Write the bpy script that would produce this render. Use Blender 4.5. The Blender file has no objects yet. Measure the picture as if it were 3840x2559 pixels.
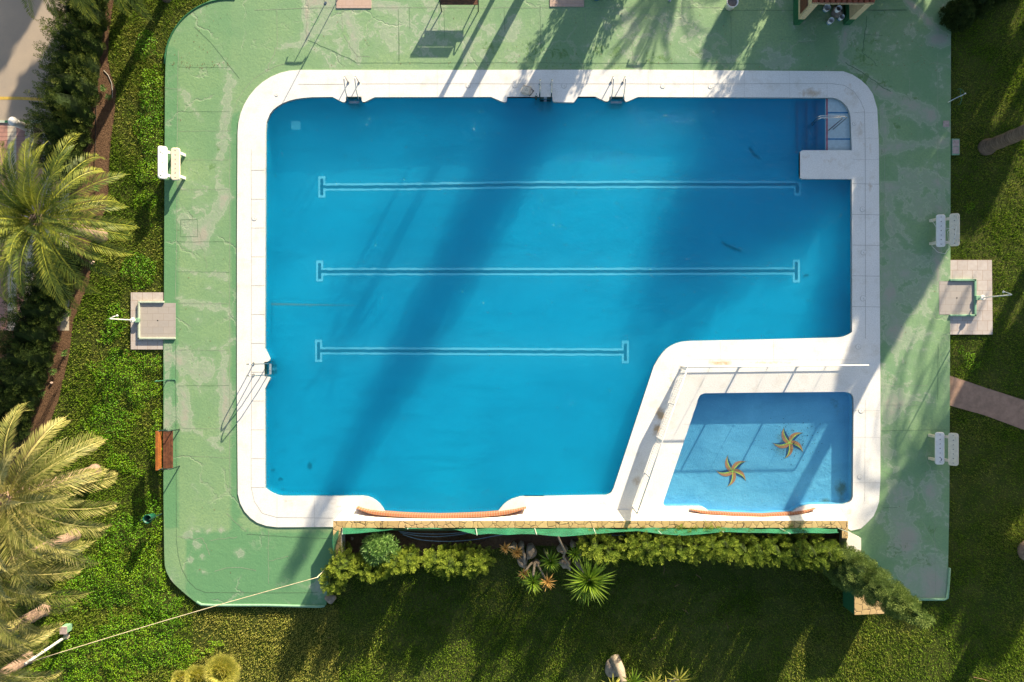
import bpy, math, random
import numpy as np
from mathutils import Vector, Matrix
from mathutils.geometry import delaunay_2d_cdt
random.seed(7); rng = np.random.default_rng(7)
sc = bpy.context.scene; COL = sc.collection
H = 30.0; R = math.radians
def wx(x, z=0.0): return (x-1920)*(H-z)/H/100
def wy(y, z=0.0): return (1279.5-y)*(H-z)/H/100
def P(x, y, z=0.0): return Vector((wx(x, z), wy(y, z), z))      # a point seen at that picture position when it is z metres up
def G(x, y, z=0.0): return Vector(((x-1920)/100, (1279.5-y)/100, z))  # ground position, then lifted straight up

# ------------------------------------------------------------------ materials
MATS = {}
class N:
    def __init__(s, name):
        s.m = bpy.data.materials.new(name); s.m.use_nodes = True; s.t = s.m.node_tree; s.n = s.t.nodes; s.l = s.t.links
        s.b = s.n['Principled BSDF']; s.out = s.n['Material Output']; s.tc = s.n.new('ShaderNodeTexCoord').outputs['Object']
    def lk(s, a, b):
        if hasattr(a, 'links') or hasattr(a, 'is_output'): s.l.new(a, b)
        else: b.default_value = a
    def noise(s, scale, detail=4, rough=.6, dist=0, vec=None, out='Fac', stretch=None):
        v = vec or s.tc
        if stretch:
            mp = s.n.new('ShaderNodeMapping'); s.l.new(v, mp.inputs[0]); mp.inputs['Scale'].default_value = stretch; v = mp.outputs[0]
        q = s.n.new('ShaderNodeTexNoise'); q.inputs['Scale'].default_value = scale; q.inputs['Detail'].default_value = detail
        q.inputs['Roughness'].default_value = rough; q.inputs['Distortion'].default_value = dist; s.l.new(v, q.inputs['Vector']); return q.outputs[out]
    def vor(s, scale, feat='F1', out='Distance', vec=None, rnd=1):
        q = s.n.new('ShaderNodeTexVoronoi'); q.feature = feat; q.inputs['Scale'].default_value = scale; q.inputs['Randomness'].default_value = rnd
        s.l.new(vec or s.tc, q.inputs['Vector']); return q.outputs[out]
    def ramp(s, f, a, b, ca=0., cb=1.):
        q = s.n.new('ShaderNodeMapRange'); q.inputs['From Min'].default_value = a; q.inputs['From Max'].default_value = b
        q.inputs['To Min'].default_value = ca; q.inputs['To Max'].default_value = cb; s.l.new(f, q.inputs['Value']); return q.outputs[0]
    def math(s, op, a, b=0.):
        q = s.n.new('ShaderNodeMath'); q.operation = op; s.lk(a, q.inputs[0]); s.lk(b, q.inputs[1]); return q.outputs[0]
    def mix(s, f, a, b, mode='MIX'):
        q = s.n.new('ShaderNodeMix'); q.data_type = 'RGBA'; q.blend_type = mode; s.lk(f, q.inputs[0])
        for v, i in ((a, 6), (b, 7)):
            if isinstance(v, tuple): q.inputs[i].default_value = (*v[:3], 1)
            else: s.l.new(v, q.inputs[i])
        return q.outputs[2]
    def attr(s, name, out='Fac'):
        q = s.n.new('ShaderNodeAttribute'); q.attribute_name = name; return q.outputs[out]
    def bump(s, h, st=.3, d=.02):
        q = s.n.new('ShaderNodeBump'); q.inputs['Strength'].default_value = st; q.inputs['Distance'].default_value = d
        s.l.new(h, q.inputs['Height']); s.l.new(q.outputs[0], s.b.inputs['Normal']); return q.outputs[0]
    def col(s, c):
        if isinstance(c, tuple): s.b.inputs['Base Color'].default_value = (*c[:3], 1)
        else: s.l.new(c, s.b.inputs['Base Color'])
    def done(s, rough=.7, metal=0, spec=None):
        s.lk(rough, s.b.inputs['Roughness']); s.b.inputs['Metallic'].default_value = metal
        if spec is not None: s.b.inputs['Specular IOR Level'].default_value = spec
        MATS[s.m.name] = s.m; return s.m
def simple(name, c, rough=.6, metal=0, var=.25, scale=9, bump=.15, spec=None, c2=None):
    k = N(name); f = k.noise(scale, 5); g = k.noise(scale*6, 3)
    c2 = c2 or tuple(v*(1-var*1.6) for v in c)
    k.col(k.mix(k.ramp(f, .3, .72), k.mix(k.ramp(g, .35, .7), c, tuple(min(1, v*(1+var*.5)) for v in c)), c2))
    if bump: k.bump(g, bump, .01)
    return k.done(rough, metal, spec)

# deck paint
k = N('deck_paint')
wear, alg = k.attr('wear'), k.attr('alg')
n1 = k.noise(.9, 7, .62, .6); n2 = k.noise(3.2, 6, .65, .8); n3 = k.noise(14, 4); n4 = k.noise(.35, 3)
base = k.mix(k.ramp(n4, .35, .65), (.155, .295, .14), (.245, .37, .165))
base = k.mix(k.ramp(n3, .3, .75), base, (.14, .25, .13))
fresh = k.attr('fresh'); base = k.mix(fresh, base, (.085, .24, .105))
w = k.math('ADD', k.math('MULTIPLY', wear, 1.0), k.math('MULTIPLY', k.math('SUBTRACT', n1, .5), 1.9))
w = k.math('ADD', w, k.math('MULTIPLY', k.math('SUBTRACT', n2, .5), .9))
wm = k.ramp(w, .44, .86); wm2 = k.ramp(w, .22, .5, 0, .45)
c = k.mix(wm2, base, (.235, .325, .21)); c = k.mix(k.math('MULTIPLY', wm, k.ramp(n3, .2, .8, .4, .95)), c, (.31, .34, .27))
rim = k.math('MULTIPLY', k.ramp(w, .46, .52), k.ramp(w, .6, .53)); c = k.mix(k.math('MULTIPLY', rim, .55), c, (.36, .40, .30))
wb = k.ramp(w, .8, 1.1); c = k.mix(k.math('MULTIPLY', wb, .6), c, (.34, .30, .25))
a2 = k.math('ADD', alg, k.math('MULTIPLY', k.math('SUBTRACT', k.noise(4.5, 5, .6, 1.2), .5), 1.7))
c = k.mix(k.ramp(a2, .42, .66, 0, .75), c, (.075, .175, .04))
vd = k.n.new('ShaderNodeVectorMath'); vd.operation = 'ADD'; k.l.new(k.tc, vd.inputs[0])
vs = k.n.new('ShaderNodeVectorMath'); vs.operation = 'SCALE'; vs.inputs['Scale'].default_value = 1.1; k.l.new(k.noise(1.1, 4, out='Color'), vs.inputs[0]); k.l.new(vs.outputs[0], vd.inputs[1])
cr = k.vor(.30, 'DISTANCE_TO_EDGE', vec=vd.outputs[0]); crm = k.math('MULTIPLY', k.ramp(cr, .014, .004), k.ramp(k.noise(.5, 2), .47, .56))
c = k.mix(k.math('MULTIPLY', crm, .35), c, (.33, .36, .27)); k.col(c)
hb = k.math('ADD', k.math('MULTIPLY', n3, .3), k.math('ADD', k.math('MULTIPLY', k.noise(45, 3), .18), k.math('MULTIPLY', n2, .8)))
k.bump(k.math('SUBTRACT', hb, k.math('MULTIPLY', crm, .4)), 0.45, .03); k.done(.75)
# white coping
k = N('coping_white'); st = k.attr('stain')
n2 = k.noise(4.5, 6, .65, .5); n3 = k.noise(25, 4)
c = k.mix(k.ramp(k.noise(.7, 4), .3, .7), (.80, .785, .755), (.74, .725, .69)); c = k.mix(k.ramp(n3, .4, .7, 0, .5), c, (.52, .50, .46))
s2 = k.math('ADD', st, k.math('MULTIPLY', k.math('SUBTRACT', n2, .5), 1.2))
c = k.mix(k.ramp(s2, .3, .8, 0, .9), c, (.42, .28, .14)); c = k.mix(k.ramp(k.noise(1.6, 6, .7), .52, .70, 0, .5), c, (.54, .50, .42))
k.col(c); k.bump(n3, .2, .01); k.done(.7)
# pool floor and walls
def pooltile(name, c1, c2, cg, mm=1.):
    k = N(name); g = k.attr('grime'); n1 = k.noise(.45, 5, .6, .5); n2 = k.noise(3, 6, .7); n3 = k.noise(30, 3, .7)
    c = k.mix(k.ramp(n1, .35, .65), tuple(v*.84 for v in c1), c2); c = k.mix(k.ramp(n2, .4, .7, 0, .45*mm), c, tuple(v*.72 for v in c1)); c = k.mix(k.ramp(n3, .4, .65, 0, .55*mm), c, tuple(v*.66 for v in c1)); c = k.mix(k.ramp(k.noise(11, 5, .8), .55, .75, 0, .6*mm), c, tuple(min(1, v*1.5+.01) for v in c2))
    br = k.noise(1.0, 5, .65, 1.0, stretch=(.35, 1.8, 1)); c = k.mix(k.ramp(br, .50, .66, 0, .5*mm), c, tuple(v*.55 for v in c1))
    q = k.math('ADD', g, k.math('MULTIPLY', k.math('SUBTRACT', n2, .5), 1.4)); c = k.mix(k.ramp(q, .45, .95, 0, .85), c, cg)
    k.col(c); k.bump(k.math('ADD', k.math('MULTIPLY', k.noise(9, 3, .6, .8), 1.), k.math('MULTIPLY', n3, .3)), .45, .03); return k.done(.5)
pooltile('pool_tile', (.010, .42, .58), (.012, .48, .61), (.01, .13, .18))
pooltile('kids_tile', (.22, .50, .76), (.30, .58, .80), (.14, .13, .04), .35)
simple('lane_white', (.95, 1, 1), .5, var=.12, scale=14); simple('lane_dark', (.0, .03, .10), .5)
simple('shelf_tile', (.42, .55, .60), .5, var=.1); simple('step_tile', (.03, .28, .45), .5); simple('step_edge', (.42, .07, .12), .5)
simple('rust_line', (.62, .26, .12), .6)
# water: clear tinted film with a rippled reflecting skin
k = N('pool_water'); k.n.remove(k.b)
tr = k.n.new('ShaderNodeBsdfTransparent'); tr.inputs[0].default_value = (.50, .83, .96, 1)
gl = k.n.new('ShaderNodeBsdfGlossy'); gl.inputs['Roughness'].default_value = .06; gl.inputs[0].default_value = (1, 1, 1, 1)
b1 = k.n.new('ShaderNodeBump'); b1.inputs['Strength'].default_value = .8; b1.inputs['Distance'].default_value = .11
hh = k.math('ADD', k.math('MULTIPLY', k.noise(5, 3, .55, .6), .6), k.math('MULTIPLY', k.noise(16, 2, .5, .5), .25)); k.l.new(hh, b1.inputs['Height'])
k.l.new(b1.outputs[0], gl.inputs['Normal'])
gi = k.n.new('ShaderNodeNewGeometry'); dt = k.n.new('ShaderNodeVectorMath'); dt.operation = 'DOT_PRODUCT'; k.l.new(gi.outputs['Incoming'], dt.inputs[0]); k.l.new(b1.outputs[0], dt.inputs[1])
fv = k.math('SUBTRACT', 1., k.math('MINIMUM', k.math('ABSOLUTE', dt.outputs['Value']), 1.)); fr = k.math('ADD', k.math('MULTIPLY', k.math('POWER', fv, 5.), .98), .02)
mx = k.n.new('ShaderNodeMixShader'); k.l.new(fr, mx.inputs[0]); tl = k.n.new('ShaderNodeBsdfTranslucent'); tl.inputs[0].default_value = (.26, .86, 1, 1); mt = k.n.new('ShaderNodeMixShader'); mt.inputs[0].default_value = .56; k.l.new(tr.outputs[0], mt.inputs[1]); k.l.new(tl.outputs[0], mt.inputs[2])
k.l.new(mt.outputs[0], mx.inputs[1]); k.l.new(gl.outputs[0], mx.inputs[2]); k.l.new(mx.outputs[0], k.out.inputs[0]); MATS['pool_water'] = k.m
k2 = k.m.copy(); k2.name = 'kids_water'; MATS['kids_water'] = k2
for n in k2.node_tree.nodes:
    if n.type == 'BSDF_TRANSPARENT': n.inputs[0].default_value = (.66, .90, .95, 1)
    if n.type == 'BSDF_TRANSLUCENT': n.inputs[0].default_value = (.5, .8, .9, 1)
for n in k2.node_tree.nodes:
    if n.type == 'MIX_SHADER' and not n.inputs[0].links: n.inputs[0].default_value = .15
# lawn sheet, soil, yard
k = N('lawn_ground'); f = k.noise(1.3, 6, .65); g = k.noise(22, 4, .7)
c = k.mix(k.ramp(f, .35, .68), (.045, .07, .008), (.12, .12, .03)); c = k.mix(k.ramp(g, .4, .7), c, (.025, .045, .01)); k.col(c); k.bump(g, .6, .05); k.done(.95, spec=.1)
k = N('soil'); f = k.noise(2, 6, .7); g = k.noise(18, 6, .75)
c = k.mix(k.ramp(f, .3, .7), (.13, .075, .045), (.20, .12, .07)); c = k.mix(k.ramp(g, .45, .7), c, (.07, .04, .025)); k.col(c); k.bump(g, 1, .08); k.done(.95, spec=.1)
k = N('concrete_yard'); f = k.noise(.8, 6, .6); g = k.noise(30, 4, .7)
c = k.mix(k.ramp(f, .3, .7), (.40, .32, .24), (.31, .26, .21)); c = k.mix(k.ramp(g, .4, .7, 0, .4), c, (.25, .21, .17)); k.col(c); k.bump(g, .3, .01); k.done(.85)
simple('yellow_paint', (.60, .40, .07), .7); simple('tile_pink', (.42, .22, .17), .6, var=.1); simple('tile_cream', (.55, .47, .36), .6, var=.1); simple('grout', (.20, .10, .08), .8)
simple('path_pink', (.33, .21, .15), .85, var=.2, scale=5, bump=.4)
def slab(name, c1, c2, sx, sy, cg):
    k = N(name); q = k.n.new('ShaderNodeTexBrick'); k.l.new(k.tc, q.inputs[0]); q.inputs['Scale'].default_value = 1
    q.inputs['Brick Width'].default_value = sx; q.inputs['Row Height'].default_value = sy; q.inputs['Mortar Size'].default_value = .008; q.offset = .5
    q.inputs['Color1'].default_value = (*c1, 1); q.inputs['Color2'].default_value = (*c2, 1); q.inputs['Mortar'].default_value = (*cg, 1)
    n = k.noise(6, 6, .7); k.col(k.mix(k.ramp(n, .4, .75, 0, .45), q.outputs[0], cg)); k.bump(k.math('ADD', q.outputs['Fac'], k.math('MULTIPLY', n, -.5)), -.3, .01); return k.done(.8)
slab('slab_pale', (.50, .45, .42), (.45, .40, .37), .38, .38, (.34, .25, .20)); slab('slab_tray', (.38, .34, .31), (.35, .32, .30), .4, .25, (.30, .26, .23))
slab('slab_pinkmat', (.46, .33, .26), (.44, .32, .27), .3, .5, (.36, .25, .2))
k = N('crazy_paving'); mp = k.n.new('ShaderNodeMapping'); mp.inputs['Scale'].default_value = (1, 1, 1); k.l.new(k.tc, mp.inputs[0])
nd = k.n.new('ShaderNodeVectorMath'); nd.operation = 'ADD'; k.l.new(k.tc, nd.inputs[0]); ns = k.n.new('ShaderNodeVectorMath'); ns.operation = 'SCALE'; ns.inputs['Scale'].default_value = .12; k.l.new(k.noise(6, 2, out='Color'), ns.inputs[0]); k.l.new(ns.outputs[0], nd.inputs[1])
e = k.vor(3.6, 'DISTANCE_TO_EDGE', vec=nd.outputs[0]); cc = k.vor(3.6, 'F1', 'Color', vec=nd.outputs[0])
c = k.mix(k.math('MULTIPLY', cc, 1), (.42, .28, .11), (.60, .43, .20)); c = k.mix(k.ramp(k.noise(14, 5), .35, .75, 0, .5), c, (.36, .25, .12)); c = k.mix(k.ramp(e, .035, .012), c, (.10, .065, .035)); k.col(c); k.bump(k.ramp(e, 0, .06), .5, .02); k.done(.8)
k = N('brick_orange'); at = k.attr('u'); s_ = k.math('FRACT', k.math('MULTIPLY', at, 1.0)); j = k.ramp(s_, .20, .30)
c = k.mix(j, (.34, .22, .14), k.mix(k.noise(8, 4), (.34, .12, .045), (.25, .085, .035))); k.col(c); k.bump(j, .4, .01); k.done(.75)
k = N('shade_net'); k.col(k.mix(k.ramp(k.noise(1.5, 4, stretch=(1, 1, 5)), .35, .7), (.006, .10, .045), (.014, .18, .085)))
tr = k.n.new('ShaderNodeBsdfTransparent'); mx = k.n.new('ShaderNodeMixShader')
wv = k.vor(90, 'DISTANCE_TO_EDGE'); k.l.new(k.ramp(wv, .10, .13, .95, .62), mx.inputs[0])
k.l.new(tr.outputs[0], mx.inputs[1]); k.l.new(k.b.outputs[0], mx.inputs[2]); k.l.new(mx.outputs[0], k.out.inputs[0]); k.done(.7)
simple('white_plastic', (.78, .76, .72), .45, var=.08); simple('bench_cream', (.74, .66, .52), .6, var=.12); simple('mark_grey', (.22, .20, .19), .8); simple('ink_dark', (.02, .02, .05), .6)
simple('wood_orange', (.36, .12, .025), .5, var=.3, scale=5); simple('wood_brown', (.17, .065, .03), .55, var=.4, scale=7); simple('iron_green', (.015, .045, .035), .45)
simple('steel', (.62, .62, .60), .22, 1, var=.1, bump=0); simple('dark_green_plastic', (.01, .05, .04), .4); simple('bin_green', (.01, .12, .07), .4); simple('black', (.01, .01, .01), .6)
simple('step_grey', (.28, .36, .42), .4); simple('beige_plastic', (.60, .50, .38), .5, var=.12); simple('kerb_green', (.20, .38, .24), .6, var=.15); simple('kerb_pale', (.46, .52, .42), .6, var=.15)
simple('deep_green_paint', (.015, .13, .05), .6, var=.3); simple('cream_render', (.58, .46, .27), .8, var=.12); simple('white_render', (.78, .73, .62), .8, var=.12)
simple('roof_tile', (.26, .065, .03), .7, var=.35, scale=12); simple('brown_tile', (.13, .035, .02), .5); simple('paint_blue', (.02, .20, .42), .4); simple('bucket_white', (.72, .74, .74), .4, var=.1); simple('grey_sack', (.20, .17, .15), .9)
simple('rock', (.34, .27, .20), .9, var=.4, scale=5, bump=.8); simple('rock_pink', (.42, .30, .24), .9, var=.3, scale=5, bump=.8);  simple('bark_pale', (.42, .34, .25), .9, var=.3, scale=12, bump=.7); simple('bark_pink', (.33, .22, .16), .9, var=.35, scale=12, bump=.8)
simple('hose_blue', (.22, .30, .38), .4); simple('hose_black', (.015, .015, .015), .6); simple('cable_cream', (.62, .54, .36), .6); simple('water_pipe_green', (.05, .22, .12), .5)
simple('joint_dark', (.10, .19, .10), .9); simple('joint_light', (.30, .36, .25), .9); simple('joint_grey', (.42, .40, .36), .9); simple('patch_green', (.15, .29, .16), .8); simple('cover_pink', (.44, .34, .32), .7)
simple('star_navy', (.03, .07, .20), .5); simple('star_orange', (.95, .24, .06), .5, var=.1); simple('star_yellow', (.95, .85, .05), .5, var=.1); simple('leaf_litter', (.012, .02, .012), .9); simple('twig', (.25, .15, .08), .9)
k = N('bark'); f = k.noise(3, 5, .7, stretch=(1, 1, 7)); g = k.noise(14, 5, .7); c = k.mix(k.ramp(f, .35, .62), (.06, .04, .03), (.27, .19, .135)); c = k.mix(k.ramp(g, .4, .7, 0, .6), c, (.10, .07, .05)); k.col(c); k.bump(k.math('ADD', f, g), .9, .06); k.done(.95)
def leafmat(name, dark, mid, light, rough=.55, tl=.25, island=True):
    k = N(name); k.n.remove(k.b)
    a = k.attr('v'); g = k.n.new('ShaderNodeNewGeometry'); r = g.outputs['Random Per Island']
    f = k.math('ADD', k.math('MULTIPLY', a, .75), k.math('MULTIPLY', r, .25))
    c = k.mix(k.ramp(f, 0, .5), dark, mid); c = k.mix(k.ramp(f, .5, 1), c, light)
    d = k.n.new('ShaderNodeBsdfPrincipled'); k.l.new(c, d.inputs[0]); d.inputs['Roughness'].default_value = rough; d.inputs['Specular IOR Level'].default_value = .25
    t = k.n.new('ShaderNodeBsdfTranslucent'); k.l.new(c, t.inputs[0]); mx = k.n.new('ShaderNodeMixShader'); mx.inputs[0].default_value = tl
    k.l.new(d.outputs[0], mx.inputs[1]); k.l.new(t.outputs[0], mx.inputs[2]); k.l.new(mx.outputs[0], k.out.inputs[0]); MATS[name] = k.m
leafmat('grass_blade', (.05, .105, .004), (.15, .265, .010), (.42, .38, .09), .8)
leafmat('clover', (.03, .12, .003), (.11, .29, .006), (.28, .42, .014), .5)
leafmat('cypress_dark', (.008, .018, .004), (.045, .080, .012), (.16, .18, .03), .8, .15)
leafmat('hedge_olive', (.008, .015, .002), (.11, .18, .016), (.36, .43, .05), .8, .2)
leafmat('juniper_green', (.012, .026, .005), (.10, .16, .03), (.27, .34, .09), .8, .15)
leafmat('palm_green', (.014, .032, .008), (.085, .125, .02), (.40, .40, .05), .5, .25)
leafmat('palm_pale', (.035, .055, .014), (.17, .18, .04), (.64, .54, .20), .5, .25)
leafmat('yucca_leaf', (.03, .08, .008), (.11, .20, .015), (.28, .36, .04), .45, .25)
leafmat('yucca_dry', (.16, .08, .02), (.42, .24, .06), (.6, .42, .16), .7, .2)
leafmat('fan_leaf', (.08, .10, .015), (.42, .42, .07), (.80, .66, .18), .6, .25)
leafmat('shrub_leaf', (.02, .06, .012), (.11, .22, .045), (.30, .42, .12), .45, .2)
leafmat('tree_leaf', (.012, .03, .006), (.035, .065, .012), (.08, .11, .02), .7, .15)

# ------------------------------------------------------------------ mesh helpers
def link(o, parent=None):
    COL.objects.link(o)
    if parent is not None: o.parent = parent
    return o
def tag(o, label=None, cat=None, group=None, kind=None):
    if label: o['label'] = label
    if cat: o['category'] = cat
    if group: o['group'] = group
    if kind: o['kind'] = kind
    return o
def empty(name, loc, label=None, cat=None, group=None, rz=0):
    o = bpy.data.objects.new(name, None); o.location = loc; o.rotation_euler.z = rz; o.empty_display_size = .2; link(o); return tag(o, label, cat, group)
class MB:
    def __init__(s): s.v = []; s.f = []; s.m = []; s.mi = 0; s.u = []
    def add(s, vs, fs, mi=None):
        o = len(s.v); s.v += [tuple(v) for v in vs]; s.f += [tuple(i+o for i in f) for f in fs]; s.m += [s.mi if mi is None else mi]*len(fs); return s
    def box(s, c, d, rot=None, mi=None, bev=0):
        hx, hy, hz = d[0]/2, d[1]/2, d[2]/2; M = rot or Matrix.Identity(3)
        if bev:
            b = min(bev, hx*.9, hy*.9); ring = []
            for (sx, sy) in ((1, 1), (-1, 1), (-1, -1), (1, -1)):
                a0 = math.atan2(sy, sx)-math.pi/4
                for i in range(5):
                    a = a0+i*math.pi/8; ring.append((sx*(hx-b)+b*math.cos(a), sy*(hy-b)+b*math.sin(a)))
            n = len(ring); e = min(bev*.4, hz*.8)
            lv = [(-hz, 1), (hz-e, 1), (hz, 1-e/max(hx, .01))]
            vs = []
            for z, k_ in lv:
                for (x, y) in ring:
                    vs.append((x-(e if k_ != 1 else 0)*(1 if x > 0 else -1)*(abs(x) > .3*hx), y-(e if k_ != 1 else 0)*(1 if y > 0 else -1)*(abs(y) > .3*hy), z))
            fs = [tuple(range(n))[::-1], tuple(range(2*n, 3*n))]
            for r_ in range(2):
                for i in range(n): j = (i+1) % n; fs.append((r_*n+i, r_*n+j, (r_+1)*n+j, (r_+1)*n+i))
        else:
            vs = [(x, y, z) for z in (-hz, hz) for (x, y) in ((-hx, -hy), (hx, -hy), (hx, hy), (-hx, hy))]
            fs = [(3, 2, 1, 0), (4, 5, 6, 7), (0, 1, 5, 4), (1, 2, 6, 5), (2, 3, 7, 6), (3, 0, 4, 7)]
        return s.add([M @ Vector(v)+Vector(c) for v in vs], fs, mi)
    def tube(s, pts, r, n=8, mi=None, cap=True):
        pts = [Vector(p) for p in pts]; rs = r if isinstance(r, (list, tuple)) else [r]*len(pts); vs = []; fs = []
        up = Vector((0, 0, 1)); d0 = (pts[1]-pts[0]).normalized(); a = d0.cross(up if abs(d0.z) < .9 else Vector((1, 0, 0))).normalized()
        for i, p in enumerate(pts):
            d = (pts[min(i+1, len(pts)-1)]-pts[max(i-1, 0)]).normalized(); a = (a-d*a.dot(d)).normalized(); b = d.cross(a)
            for j in range(n): t = 2*math.pi*j/n; vs.append(p+(a*math.cos(t)+b*math.sin(t))*rs[i])
        for i in range(len(pts)-1):
            for j in range(n): q = (j+1) % n; fs.append((i*n+j, i*n+q, (i+1)*n+q, (i+1)*n+j))
        if cap: fs += [tuple(range(n))[::-1], tuple(range((len(pts)-1)*n, len(pts)*n))]
        return s.add(vs, fs, mi)
    def cyl(s, c, r, z0, z1, n=20, r2=None, mi=None):
        c = Vector((c[0], c[1], 0)); return s.tube([c+Vector((0, 0, z0)), c+Vector((0, 0, z1))], [r, r2 or r], n, mi)
    def prism(s, ring, z0, z1, mi=None, top=True, bot=False):
        n = len(ring); vs = [(x, y, z0) for x, y in ring]+[(x, y, z1) for x, y in ring]
        a = sum(ring[i][0]*ring[(i+1) % n][1]-ring[(i+1) % n][0]*ring[i][1] for i in range(n))
        fs = [(i, (i+1) % n, (i+1) % n+n, i+n) if a > 0 else (i+n, (i+1) % n+n, (i+1) % n, i) for i in range(n)]
        if top: fs.append(tuple(range(n, 2*n)) if a > 0 else tuple(range(n, 2*n))[::-1])
        return s.add(vs, fs, mi)
    def strip(s, pts, w, z, mi=None):       # flat painted line
        pts = [Vector((p[0], p[1], 0)) for p in pts]; vs = []
        for i, p in enumerate(pts):
            d = (pts[min(i+1, len(pts)-1)]-pts[max(i-1, 0)]).normalized(); n_ = Vector((-d.y, d.x, 0))*w/2
            zz = z(p.x, p.y) if callable(z) else z
            vs += [(p.x+n_.x, p.y+n_.y, zz), (p.x-n_.x, p.y-n_.y, zz)]
        return s.add(vs, [(2*i, 2*i+1, 2*i+3, 2*i+2) for i in range(len(pts)-1)], mi)
    def build(s, name, mats, parent=None, smooth=False, recalc=False):
        me = bpy.data.meshes.new(name); me.from_pydata(s.v, [], s.f)
        for m in ([mats] if isinstance(mats, str) else mats): me.materials.append(MATS[m])
        me.polygons.foreach_set('material_index', s.m)
        if smooth: me.polygons.foreach_set('use_smooth', [True]*len(s.f))
        me.update(); return link(bpy.data.objects.new(name, me), parent)
def npmesh(name, V, nper, mat, parent=None, v=None, extra=None):
    """V: (N*nper,3) array, faces are consecutive nper-gons; v: per-face value"""
    nf = len(V)//nper; me = bpy.data.meshes.new(name); me.vertices.add(len(V)); me.vertices.foreach_set('co', np.asarray(V, np.float32).ravel())
    me.loops.add(nf*nper); me.loops.foreach_set('vertex_index', np.arange(nf*nper, dtype=np.int32))
    me.polygons.add(nf); me.polygons.foreach_set('loop_start', np.arange(0, nf*nper, nper, dtype=np.int32))
    me.update(calc_edges=True)
    if v is not None:
        a = me.attributes.new('v', 'FLOAT', 'POINT'); vv = np.asarray(v, np.float32)
        if len(vv) == nf: vv = np.repeat(vv, nper)
        a.data.foreach_set('value', vv)
    me.materials.append(MATS[mat]); return link(bpy.data.objects.new(name, me), parent)
def inpoly(x, y, ring):
    x = np.asarray(x); y = np.asarray(y); r = np.zeros(x.shape, bool); n = len(ring)
    for i in range(n):
        x1, y1 = ring[i]; x2, y2 = ring[(i+1) % n]
        if y1 == y2: continue
        c_ = ((y1 > y) != (y2 > y)) & (x < (x2-x1)*(y-y1)/(y2-y1)+x1); r ^= c_
    return r
def cdt(name, outer, holes, step, z, mats, attrs={}, parent=None, skirt=None, smooth=True):
    """triangulated sheet with interior points; rings in metres; attrs: name -> f(x,y)"""
    rings = [outer]+holes; V = []; E = []
    for r_ in rings:
        o = len(V); V += [Vector(p[:2]) for p in r_]; E += [(o+i, o+(i+1) % len(r_)) for i in range(len(r_))]
    xs = [p[0] for p in outer]; ys = [p[1] for p in outer]
    gx, gy = np.meshgrid(np.arange(min(xs)+step*.5, max(xs), step), np.arange(min(ys)+step*.5, max(ys), step)); gx = gx.ravel(); gy = gy.ravel()
    gx = gx+rng.uniform(-.2, .2, gx.shape)*step; gy = gy+rng.uniform(-.2, .2, gy.shape)*step
    ok = inpoly(gx, gy, outer)
    for h_ in holes: ok &= ~inpoly(gx, gy, h_)
    V += [Vector((a, b)) for a, b in zip(gx[ok], gy[ok])]
    vo, eo, fo, *_ = delaunay_2d_cdt(V, E, [], 0, 1e-5)
    vx = np.array([(p.x, p.y) for p in vo]); F = np.array([f for f in fo if len(f) == 3]); cx = vx[F].mean(1)
    ok = inpoly(cx[:, 0], cx[:, 1], outer)
    for h_ in holes: ok &= ~inpoly(cx[:, 0], cx[:, 1], h_)
    F = F[ok]; e1 = vx[F[:, 1]]-vx[F[:, 0]]; e2 = vx[F[:, 2]]-vx[F[:, 0]]; ng = e1[:, 0]*e2[:, 1]-e1[:, 1]*e2[:, 0] < 0; F[ng] = F[ng][:, ::-1]; Z = z(vx[:, 0], vx[:, 1]) if callable(z) else np.full(len(vx), z)
    vs = [(a, b, c_) for (a, b), c_ in zip(vx, Z)]; fs = [tuple(f) for f in F.tolist()]
    if skirt is not None:
        for ri, r_ in enumerate(rings):
            n = len(r_); o = len(vs); zt = z(np.array([p[0] for p in r_]), np.array([p[1] for p in r_])) if callable(z) else [z]*n
            vs += [(p[0], p[1], zt[i]) for i, p in enumerate(r_)]+[(p[0], p[1], skirt) for p in r_]
            ar = sum(r_[i][0]*r_[(i+1) % n][1]-r_[(i+1) % n][0]*r_[i][1] for i in range(n)); fl = (ar > 0) != (ri > 0)
            for i in range(n):
                j = (i+1) % n; q = (o+i, o+n+i, o+n+j, o+j); fs.append(q if fl else q[::-1])
    me = bpy.data.meshes.new(name); me.from_pydata(vs, [], fs)
    X = np.array([q[0] for q in vs]); Y = np.array([q[1] for q in vs])
    for a, fn in attrs.items():
        at = me.attributes.new(a, 'FLOAT', 'POINT'); at.data.foreach_set('value', fn(X, Y).astype(np.float32))
    for m in ([mats] if isinstance(mats, str) else mats): me.materials.append(MATS[m])
    me.update(); return link(bpy.data.objects.new(name, me), parent)
def ring(pts, z=0): return [(wx(x, z), wy(y, z)) for x, y in pts]
def arc(cx, cy, rx, ry, a0, a1, n=8): return [(cx+rx*math.cos(R(a0+(a1-a0)*i/n)), cy-ry*math.sin(R(a0+(a1-a0)*i/n))) for i in range(n+1)]
def blobs(lst):
    def f(X, Y):
        x = X*100+1920; y = 1279.5-Y*100; r_ = np.zeros(X.shape)
        for (bx, by, sx, sy, st) in lst: r_ = np.maximum(r_, st*np.exp(-((x-bx)/sx)**2-((y-by)/sy)**2))
        return r_
    return f
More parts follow.
